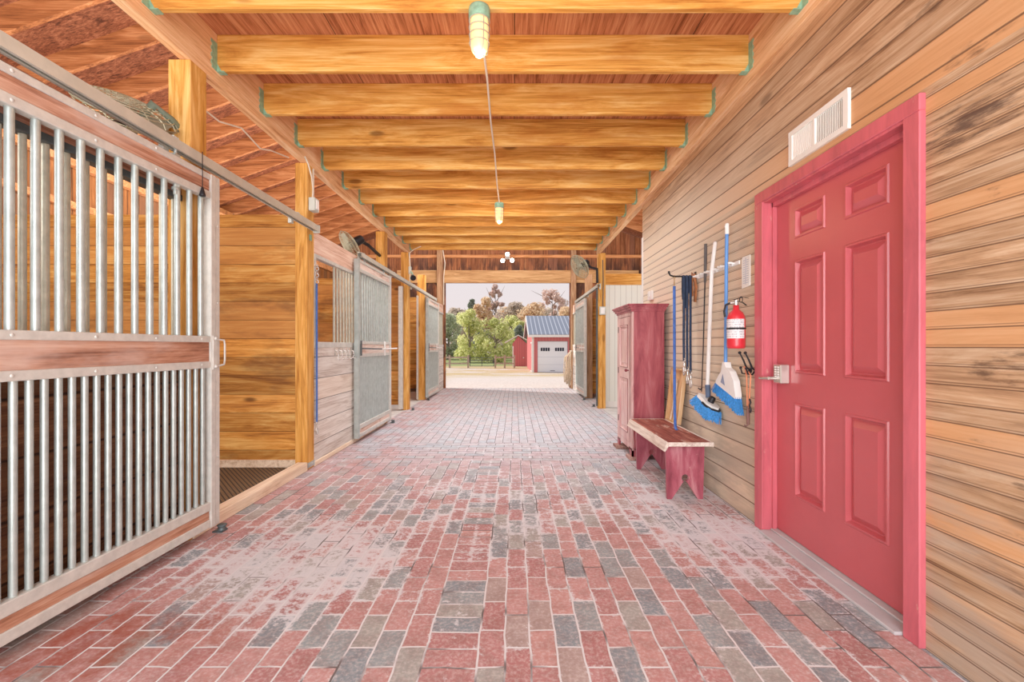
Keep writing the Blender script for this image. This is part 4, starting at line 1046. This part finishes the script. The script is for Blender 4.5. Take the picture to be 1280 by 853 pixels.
# ------------------------------------------------------------------ right post fittings
t = thing('junction_box', 'grey outlet box on the post under the right header beam', 'electrical box', (1.72, 8.63, 1.83))
MB().box(1.655, 1.77, 8.60, 8.664, 1.83, 1.99, 0.006).build('box', M['grey_box'], t)
MB().box(1.675, 1.75, 8.592, 8.60, 1.85, 1.97, 0.003).build('cover', M['white'], t)
MB().tube([(1.72, 8.63, 1.99), (1.73, 8.64, 2.5), (1.72, 8.64, 2.9)], 0.008, 8).build('cable', M['steel_dark'], t)
t = MB().tube([(1.62, 8.70, 0.05), (1.62, 8.70, 2.42)], 0.02, 10).build('conduit_pipe', M['steel_dark']); recentre(t, (1.62, 8.7, 0.05)); tag(t, 'dark upright pipe beside the post under the right header beam', 'pipe')

# ------------------------------------------------------------------ cage fans
def fan(label, loc, axis, rad, arm_pts, name='wall_fan', arm=True):
    t = thing(name, label, 'fan', loc)
    ax = Vector(axis).normalized(); q = Vector((0, 0, 1)).rotation_difference(ax).to_matrix().to_4x4()
    mt = Matrix.Translation(loc) @ q
    b = MB()
    for s, dep in ((1, 0.075), (-1, 0.085)):
        nr = 9
        for k in range(1, nr + 1):
            r_ = rad * k / nr; z = s * dep * math.sqrt(max(0, 1 - (k / nr) ** 2.2)) ; b.ring((0, 0, z), (1, 0, 0), (0, 1, 0), r_, 0.0035 if k < nr else 0.007, 30, 4)
        for j in range(16):
            a = 2 * math.pi * j / 16
            b.tube([(math.cos(a) * rad * f, math.sin(a) * rad * f, s * dep * math.sqrt(max(0, 1 - f ** 2.2))) for f in (0.12, 0.4, 0.7, 0.9, 1.0)], 0.003, 4, cap=False)
    b.xf(mt); b.build('cage', M['fan_cage'], t)
    b = MB()
    for j in range(3):
        a = 2 * math.pi * j / 3 + 0.4; pts = []
        for i in range(5):
            f = 0.15 + 0.75 * i / 4
            for w, zz in ((-0.38, -0.018), (0.38, 0.022)):
                pts.append((rad * f * math.cos(a + w), rad * f * math.sin(a + w), zz))
        b.add(pts, [(2 * i, 2 * i + 1, 2 * i + 3, 2 * i + 2) for i in range(4)], True)
    b.lathe([(0.0, 0.035), (0.045, 0.03), (0.05, -0.03), (0.0, -0.035)], (0, 0, 0), 14)
    b.xf(mt); b.build('blades', M['fan_blade'], t)
    b = MB().lathe([(0.0, -0.22), (0.045, -0.215), (0.062, -0.19), (0.065, -0.10), (0.05, -0.075), (0.0, -0.07)], (0, 0, 0), 18); b.xf(mt); b.build('motor', M['iron'], t)
    st_ = mt @ Vector((0, 0, -0.16))
    MB().tube([st_] + [Vector(p) for p in arm_pts], 0.026, 8, flat=(0, 0.3, 1) if name == 'x' else None).build('arm', M['fan_arm'] if rad < 0.26 and loc[1] < 4 else M['iron'], t)
    return t
fan('round wire cage fan lying above the foreground door track', (-2.27, 2.60, 2.595), (0.45, -0.30, 0.84), 0.245, [(-2.16, 2.66, 2.67), (-2.12, 2.74, 2.615), (-2.12, 2.785, 2.60)])
fan('wire cage fan tilted over the pale weathered stall front', (-2.32, 6.25, 2.64), (-0.75, -0.36, -0.55), 0.22, [(-2.14, 6.5, 2.70), (-2.12, 6.8, 2.66), (-2.11, 6.955, 2.64)])
fan('wire cage fan on a bent arm at the right header post', (1.235, 8.42, 2.727), (-0.80, -0.34, -0.50), 0.235, [(1.47, 8.52, 2.73), (1.60, 8.6, 2.72), (1.615, 8.64, 2.45)])
t = thing('swivel_floodlight', 'small dark swivel floodlight on the far left header post', 'floodlight', (-1.98, 8.46, 2.55))
MB().box(-2.02, -1.97, 8.46, 8.50, 2.60, 2.74, 0.006).build('mount', M['grey_box'], t)
MB().tube([(-1.97, 8.45, 2.64), (-1.93, 8.40, 2.60), (-1.93, 8.38, 2.56)], 0.014, 8).build('bracket', M['hanger'], t)
MB().cyl((-1.93, 8.42, 2.56), (-1.90, 8.33, 2.50), 0.03, 0.055, 14).build('lamp_head', M['iron'], t)

# ------------------------------------------------------------------ lamps
def caged_lamp(label, x, y, s=1.0):
    t = thing('caged_lamp', label, 'lamp', (x, y, ZJ), group='caged jelly jar lamps under the joists')
    MB().lathe([(0.0, 0.0), (0.058, 0.0), (0.060, -0.012), (0.060, -0.055), (0.052, -0.066), (0.0, -0.066)], (0, 0, 0), 24).build('mount', M['hanger'], t, local=True)
    MB().lathe([(0.050, -0.066), (0.051, -0.10), (0.049, -0.20), (0.045, -0.228), (0.034, -0.247), (0.018, -0.255), (0.0, -0.257)], (0, 0, 0), 22).build('glass_jar', M['jar'], t, local=True)
    MB().lathe([(0.0, -0.10), (0.02, -0.11), (0.03, -0.15), (0.034, -0.18), (0.025, -0.21), (0.0, -0.22)], (0, 0, 0), 14).build('bulb', M['bulb'], t, local=True)
    b = MB()
    for z, r_ in ((-0.07, 0.0575), (-0.11, 0.057), (-0.15, 0.056), (-0.195, 0.055), (-0.262, 0.018)): b.ring((0, 0, z), (1, 0, 0), (0, 1, 0), r_, 0.0028, 24, 5)
    for j in range(4):
        a = math.pi / 2 * j + 0.5
        b.tube([(0.0575 * math.cos(a), 0.0575 * math.sin(a), -0.07), (0.055 * math.cos(a), 0.055 * math.sin(a), -0.195), (0.048 * math.cos(a), 0.048 * math.sin(a), -0.24), (0.018 * math.cos(a), 0.018 * math.sin(a), -0.262)], 0.003, 5)
    b.build('cage', M['galv_warm'], t, local=True)
    return t
l1 = caged_lamp('larger looking caged jar lamp under the nearest joist, lit warm', -0.195, 2.47)
dup(l1, (-0.2, 5.83, ZJ), 'caged jar lamp under the seventh joist, lit warm and farther away')
# three headed flood light on the end wall
t = thing('triple_floodlight', 'three headed bright floodlight above the barn opening', 'floodlight', (-0.2, 12.6, 3.75))
MB().lathe([(0, 0.0), (0.07, 0.0), (0.07, 0.04), (0, 0.05)], (0, 0, 0), 16).xf(Matrix.Translation((-0.2, 12.86, 3.80)) @ Matrix.Rotation(R(90), 4, 'X')).build('mount', M['white'], t)
for (x, z) in ((-0.2, 3.85), (-0.335, 3.665), (-0.065, 3.672)):
    a = Vector((-0.2, 12.84, 3.78)); c = Vector((x, 12.66, z))
    o = MB().tube([a, (a + c) / 2 + Vector((0, -0.05, 0)), c + Vector((0, 0.06, 0))], 0.014, 8).cyl(c + Vector((0, 0.07, 0.01)), c, 0.025, 0.058, 16).build('lamp_head', M['white'], t)
    MB().lathe([(0.0, 0.02), (0.03, 0.014), (0.054, 0.0), (0.0, 0.0)], (0, 0, 0), 16).xf(Matrix.Translation(c + Vector((0, -0.002, -0.002))) @ Matrix.Rotation(R(97), 4, 'X')).build('lens', M['led'], o)

# hanging rope bundle by the opening
t = thing('rope_bundle', 'bundle of pale tan ropes hanging beside the right stall door', 'rope bundle', (1.58, 12.55, 0.0))
MB().box(1.58, 1.64, 12.62, 12.702, 1.06, 1.10, 0.004).build('hook', M['galv_white'], t)
b = MB(); random.seed(21)
for k in range(13):
    x = 1.43 + 0.026 * (k % 7) + random.uniform(-.02, .02); y = 12.50 + random.uniform(-.06, .1); zb = random.uniform(0.02, 0.3)
    b.tube([(1.60, 12.60, 1.08), (x + random.uniform(-.03, .03), y, 0.9), (x + random.uniform(-.04, .04), y, 0.5), (x, y, zb), (x + 0.03, y + 0.03, zb + 0.02), (x + random.uniform(-.02, .03), y + 0.04, 0.5), (1.61, 12.61, 1.08)], 0.014, 6)
b.build('ropes', M['rope'], t)
# exterior red sliding door leaf edge
o = recentre(MB().box(-2.9, -2.03, 12.98, 13.06, 0.03, 3.2, 0.004).build('exterior_barn_door', M['barn_red']), (-2.4, 13, 0.03)); tag(o, 'red exterior barn door slid open at the left edge of the opening', 'barn door')

# ------------------------------------------------------------------ outside
def gz(y):
    f = min(1, max(0, (y - 13.0) / 16.0)); f = f * f * (3 - 2 * f)
    return -0.02 - 0.48 * f - max(0, y - 35) * 0.002
b = MB(); ys = [-12, -2.3, 12.9, 13.5, 15, 17, 19, 21, 23, 25, 27, 29, 32, 36, 42, 50, 60, 80, 120]; xs = [-90, -30, -12, -6, -3, 0, 3, 6, 12, 30, 90]
vs = [(x, y, gz(y) if y > 13 else (-0.02 if y > 12 else -0.25)) for y in ys for x in xs]
nx = len(xs)
b.add(vs, [(j * nx + i, j * nx + i + 1, (j + 1) * nx + i + 1, (j + 1) * nx + i) for j in range(len(ys) - 1) for i in range(nx - 1)], True)
struct(b.build('ground', M['ground']))

# garage
GB = -0.5
def garage():
    t = thing('garage', 'red garage with white overhead door and ribbed grey metal roof', 'building', (1.17, 29, GB), (0, 0, R(1.2)))
    W, D, E, RG = 3.6, 7.0, 2.5, 3.85     # local: x along the front, y depth
    dx0, dx1, dh = 0.33, 2.33, 2.06
    b = MB().box(0, dx0, 0, 0.1, 0, E).box(dx1, W, 0, 0.1, 0, E).box(dx0, dx1, 0, 0.1, dh, E)
    b.prism([(0, 0), (D, 0), (D, E), (D / 2, RG), (0, E)], 0, 0, 0.1).prism([(0, 0), (D, 0), (D, E), (D / 2, RG), (0, E)], 0, W - 0.1, W).box(0, W, D - 0.1, D, 0, E)
    b.build('walls', M['barn_red'], t, local=True)
    sl = (RG - E) / (D / 2); ov = 0.25
    b = MB()
    b.prism([(-ov, E - sl * ov + 0.02), (D / 2, RG + 0.02), (D / 2, RG + 0.1), (-ov, E - sl * ov + 0.1)], 0, -0.25, W + 0.25)
    b.prism([(D + ov, E - sl * ov + 0.02), (D / 2, RG + 0.02), (D / 2, RG + 0.1), (D + ov, E - sl * ov + 0.1)], 0, -0.25, W + 0.25)
    b.build('roof', M['roof_metal'], t, local=True)
    b = MB().box(-0.25, W + 0.25, -ov - 0.03, -ov, E - sl * ov - 0.1, E - sl * ov + 0.06).box(-0.03, 0.1, -0.03, 0.1, 0, E - 0.05)
    for s0, s1 in ((-ov, D / 2), (D + ov, D / 2)):
        b.prism([(s0, E - sl * ov - 0.12), (s1, RG - 0.1), (s1, RG + 0.08), (s0, E - sl * ov + 0.06)], 0, -0.28, -0.25)
    b.build('white_trim', M['white'], t, local=True)
    d_ = MB().box(dx0 + 0.02, dx1 - 0.02, 0.05, 0.09, 0.02, dh - 0.02).build('garage_door', M['garage_white'], t, local=True)
    for xx in (0.22, 1.16):
        for k in range(4):
            MB().box(dx0 + xx + k * 0.155, dx0 + xx + k * 0.155 + 0.125, 0.035, 0.05, 1.40, 1.62).build('window_pane', M['pane'], d_, local=True)
    MB().box(dx0 + 0.85, dx0 + 1.15, 0.03, 0.05, 0.1, 0.13).build('handle', M['pane'], d_, local=True)
    MB().box(-0.03, 0.0, 0.5, 1.5, 0.02, 2.0).build('side_door', M['white'], t, local=True)
    MB().box(-0.04, -0.03, 0.62, 1.38, 0.1, 1.9).build('side_door_panel', M['barn_red'], t, local=True)
garage()
def shed():
    t = thing('shed', 'small red gabled shed left of the garage', 'building', (-0.17, 38, -0.52))
    W, D, E, RG = 1.25, 2.6, 1.95, 2.62
    cx = 0.50
    MB().prism([(0, 0), (W, 0), (W, E), (cx, RG), (0, E)], 1, 0, D).build('walls', M['barn_red'], t, local=True)
    sl = (RG - E) / cx
    b = MB()
    for s in (-1, 1):
        xo = cx + s * 1.15
        b.prism([(cx, RG + 0.02), (xo, RG + 0.02 - 0.62 * 1.15 * 0.9), (xo, RG + 0.10 - 0.62 * 1.15 * 0.9), (cx, RG + 0.10)], 1, -0.2, D + 0.2)
    b.build('roof', M['white'], t, local=True)
    MB().box(0.0, 0.10, -0.03, 0.0, 0, 1.75).build('white_trim', M['white'], t, local=True)
    MB().ball((0.95, -0.03, 0.75), 0.05, 8).build('door_knob', M['white'], t, local=True)
shed()
# fence runs and gate
def fence(x0, x1, y, posts, label):
    t = thing('rail_fence', label, 'fence', (x0, y, gz(y)))
    z = gz(y)
    for p in posts: MB().box(p - 0.065, p + 0.065, y - 0.08, y + 0.08, z, z + 1.02).build('post', M['fence'], t)
    for zz in (0.30, 0.78): MB().box(x0, x1, y - 0.03, y + 0.03, z + zz, z + zz + 0.11).build('rail', M['fence'], t)
fence(-5.4, -3.6, 35, (-5.1, -3.64), 'two rail timber fence left of the dark field gate')
fence(-1.5, 0.05, 35, (-1.5, -0.76, 0.0), 'two rail timber fence between the field gate and the shed')
t = thing('field_gate', 'thin dark tube gate between the timber fences', 'gate', (-2.55, 35, gz(35)))
z = gz(35); b = MB()
for zz in (0.15, 0.38, 0.6, 0.82): b.tube([(-3.5, 35, z + zz), (-1.62, 35, z + zz)], 0.022, 6)
for x in (-3.5, -2.56, -1.62): b.tube([(x, 35, z + 0.12), (x, 35, z + 0.86)], 0.025, 6)
b.build('tubes', M['steel_dark'], t)

# trees
def tree(name, label, cx, ytop, wpx, Y, leaf, seed, sparse=False, nl=4200, conic=False, ybot=450):
    rnd = random.Random(seed)
    z0 = gz(Y); x = (cx - CX) * Y / F; zt = H + (CY - ytop) * Y / F; rw = wpx * Y / F / 2; hgt = zt - z0
    t = thing(name, label, 'tree', (x, Y, z0), group='autumn trees beyond the fence')
    tr = MB().tube([(x, Y, z0), (x + 0.1, Y, z0 + hgt * 0.4), (x, Y, z0 + hgt * 0.9)], [0.22, 0.15, 0.03], 7)
    for k in range(12 if sparse else 7):
        a = rnd.uniform(0, 6.28); h0 = rnd.uniform(0.3, 0.8) * hgt; l_ = rw * rnd.uniform(0.5, 0.95)
        tr.tube([(x, Y, z0 + h0), (x + math.cos(a) * l_ * 0.5, Y + math.sin(a) * l_ * 0.5, z0 + h0 + hgt * 0.10), (x + math.cos(a) * l_, Y + math.sin(a) * l_, z0 + min(0.97 * hgt, h0 + hgt * 0.24))], [0.09, 0.05, 0.015], 5)
    tr.build('trunk', M['bark'], t)
    clumps = []
    nc = 22 if not sparse else 40
    for k in range(nc):
        f = rnd.uniform(0.10 if not sparse else 0.42, 0.95)
        prof = (1 - f) * 1.05 if conic else math.sin(math.pi * min(1, max(0.12, (f * 0.86 + 0.12)))) ** 0.6
        a = rnd.uniform(0, 6.28); rr = rw * prof * math.sqrt(rnd.random()) * 0.85
        cr_ = rw * (rnd.uniform(0.28, 0.48) if not sparse else rnd.uniform(0.09, 0.2)) * (0.7 if conic else 1)
        clumps.append((x + math.cos(a) * rr, Y + math.sin(a) * rr, z0 + min(f * hgt, hgt - cr_ * 0.9), cr_))
    clumps.append((x, Y, zt - rw * 0.22, rw * 0.22))
    b = MB(); n = nl if not sparse else int(nl * 0.7)
    for i in range(n):
        c = clumps[rnd.randrange(len(clumps))]
        d = Vector((rnd.gauss(0, 1), rnd.gauss(0, 1), rnd.gauss(0, 1))).normalized() * (c[3] * (0.55 + 0.5 * rnd.random()))
        p = Vector(c[:3]) + d; s = rnd.uniform(0.09, 0.19) * Y / 50
        u = Vector((rnd.gauss(0, 1), rnd.gauss(0, 1), rnd.gauss(0, 1))).normalized(); w = u.orthogonal().normalized()
        b.add([p - u * s, p - w * s * 0.6, p + u * s, p + w * s * 0.6], [(0, 1, 2, 3)])
    b.build('foliage', M[leaf], t)
TR = [('broadleaf_tree', 'muted grey green tree at the left edge of the view through the opening', 560, 393, 42, 58, 'lf_green', 0),
      ('broadleaf_tree', 'bright yellow green tree left of centre behind the fence', 586, 387, 40, 48, 'lf_yellow', 0),
      ('conifer', 'dark conifer top rising behind the bright yellow green tree', 590, 374, 26, 66, 'lf_dark', 2),
      ('broadleaf_tree', 'orange brown tree behind the gap in the green trees', 605, 372, 30, 64, 'lf_orange', 0),
      ('bare_tree', 'tall thin rusty tree with sparse leaves standing above all others', 619, 355, 30, 70, 'lf_rust', 1),
      ('broadleaf_tree', 'wide yellow green tree above the dark field gate', 618, 398, 46, 47, 'lf_yellow', 0),
      ('broadleaf_tree', 'dark green tree in the shaded gap behind the gate', 602, 410, 24, 54, 'lf_dark', 0),
      ('broadleaf_tree', 'brown grey tree left of the shed roof skyline', 640, 378, 42, 66, 'lf_brown', 0),
      ('broadleaf_tree', 'pale green tree behind the shed', 643, 395, 34, 56, 'lf_yellow', 0),
      ('broadleaf_tree', 'orange tree behind the garage roof', 668, 378, 46, 62, 'lf_orange', 0),
      ('bare_tree', 'spreading bare rusty tree above the garage roof at the right', 690, 361, 56, 68, 'lf_rust', 1),
      ('broadleaf_tree', 'brown tree at the right edge of the view above the garage', 708, 384, 40, 64, 'lf_orange', 0),
      ('broadleaf_tree', 'low dark bush tree rising beside the shed gable', 649, 407, 16, 50, 'lf_dark', 0),
      ('broadleaf_tree', 'broad green tree in the far left distance', 535, 398, 50, 60, 'lf_green', 0)]
TR += [('broadleaf_tree', 'pale brown tree in the far back row left of the tall thin rusty tree', 572, 386, 46, 74, 'lf_brown', 0),
       ('broadleaf_tree', 'pale orange tree in the far back row right of the tall thin rusty tree', 633, 384, 50, 76, 'lf_orange', 0),
       ('broadleaf_tree', 'grey green tree in the far back row behind the shed roof', 656, 388, 44, 73, 'lf_green', 0),
       ('broadleaf_tree', 'pale brown tree in the far back row over the garage ridge', 688, 386, 54, 78, 'lf_brown', 0),
       ('broadleaf_tree', 'yellow bush tree beside the garage gable', 652, 402, 26, 52, 'lf_yellow', 0)]
for i, (nm, lab, cx, yt, w, Y, lf_, kind) in enumerate(TR):
    tree(nm, lab, cx, yt, w, Y, lf_, 100 + i, sparse=kind == 1, conic=kind == 2)

# ------------------------------------------------------------------ light
w = bpy.data.worlds.new('sky'); SC.world = w; w.use_nodes = True; nt = w.node_tree; nt.nodes.clear()
out = nt.nodes.new('ShaderNodeOutputWorld'); bg = nt.nodes.new('ShaderNodeBackground')
tc = nt.nodes.new('ShaderNodeTexCoord'); sp = nt.nodes.new('ShaderNodeSeparateXYZ'); rp = nt.nodes.new('ShaderNodeValToRGB')
nt.links.new(tc.outputs['Generated'], sp.inputs[0]); nt.links.new(sp.outputs[2], rp.inputs[0])
rp.color_ramp.elements[0].position = 0.0; rp.color_ramp.elements[0].color = rgb(240, 226, 226)
rp.color_ramp.elements[1].position = 0.4; rp.color_ramp.elements[1].color = rgb(226, 222, 226)
nt.links.new(rp.outputs[0], bg.inputs[0]); bg.inputs[1].default_value = 1.0; nt.links.new(bg.outputs[0], out.inputs[0])
def light(name, typ, loc, energy, color=(1, 1, 1), rot=(0, 0, 0), size=1, sy=None):
    l = bpy.data.lights.new(name, typ); l.energy = energy; l.color = color
    if typ == 'AREA':
        l.size = size
        if sy: l.shape = 'RECTANGLE'; l.size_y = sy
    elif typ == 'SUN': l.angle = R(0.6)
    else: l.shadow_soft_size = size
    o = bpy.data.objects.new(name, l); COL.objects.link(o); o.location = loc; o.rotation_euler = rot
    return o
# sun from the left, a little beyond the barn
d = Vector((0.91 * math.cos(R(33)), -0.41 * math.cos(R(33)), -math.sin(R(33))))
light('sun', 'SUN', (0, 0, 20), 4.4, (1.0, 0.94, 0.88), d.to_track_quat('-Z', 'Y').to_euler())
# fill added behind the camera in place of daylight from an open end
light('rear_fill', 'AREA', (-0.2, -1.6, 1.9), 182, (0.90, 0.96, 1.0), (R(82), 0, 0), 3.4, 2.6)
light('low_fill', 'AREA', (-0.2, -0.9, 0.35), 95, (1.0, 0.98, 0.96), (R(145), 0, 0), 3.2, 1.4)  # added low fill aimed upward, imitating light off the floor
# unseen fill lights added between the joists, not real fixtures
for k in range(4, 12):
    o = light('bay_fill', 'AREA', (-0.2, jy(k) + 0.26, ZD - 0.04), 13, (0.92, 0.97, 1.0), (0, 0, 0), 3.2, 0.25)
    o.data.spread = R(120)
# added fills out of view: upward ones brighten the rafters, loft ones the stalls
for (x, y, sx, sy, e) in ((-3.9, 2.6, 2.4, 2.6, 34), (-3.9, 6.5, 2.4, 3.2, 42), (-3.9, 10.4, 2.4, 2.4, 30), (3.2, 7.4, 2.0, 2.0, 22), (3.2, 11.0, 2.0, 2.4, 22)):
    light('rafter_fill', 'AREA', (x, y, 2.5), e, (1.0, 0.93, 0.86), (R(180), 0, 0), sx, sy)
light('loft_fill', 'AREA', (-1.6, 6.4, 3.9), 270, (1.0, 0.93, 0.86), (0, R(52), 0), 0.6, 9.0)  # added fill hidden above the deck
light('loft_fill', 'AREA', (1.3, 8.0, 3.9), 70, (1.0, 0.93, 0.86), (0, R(-52), 0), 0.6, 6.0)  # same added fill for the right side
light('stall_fill', 'AREA', (-3.7, 1.5, 2.2), 48, (1.0, 0.96, 0.90), (R(84), 0, 0), 2.2, 0.8)  # added fill that brightens the nearest stall partition
light('stall_fill', 'AREA', (-3.7, 5.0, 2.2), 40, (1.0, 0.96, 0.90), (R(84), 0, 0), 2.2, 0.8)  # added fill that brightens the next partition along
light('recess_fill', 'AREA', (3.2, 6.0, 2.6), 40, (1.0, 0.98, 0.96), (R(75), 0, 0), 2.0, 0.8)  # added fill for the white panelled wall, no fixture here
light('end_fill', 'AREA', (-0.2, 9.6, 4.3), 120, (1.0, 0.93, 0.86), (R(48), 0, 0), 3.0, 0.6)  # added fill above the joists for the end wall boards
for (x, y, e) in ((-0.195, 2.47, 7), (-0.2, 5.83, 12)):
    light('lamp_glow', 'POINT', (x, y, ZJ - 0.31), e, (1.0, 0.72, 0.42), (0, 0, 0), 0.03)
SC.view_settings.view_transform = 'Standard'
SC.view_settings.look = 'None'
SC.view_settings.exposure = 0.0
SC.view_settings.gamma = 1.1
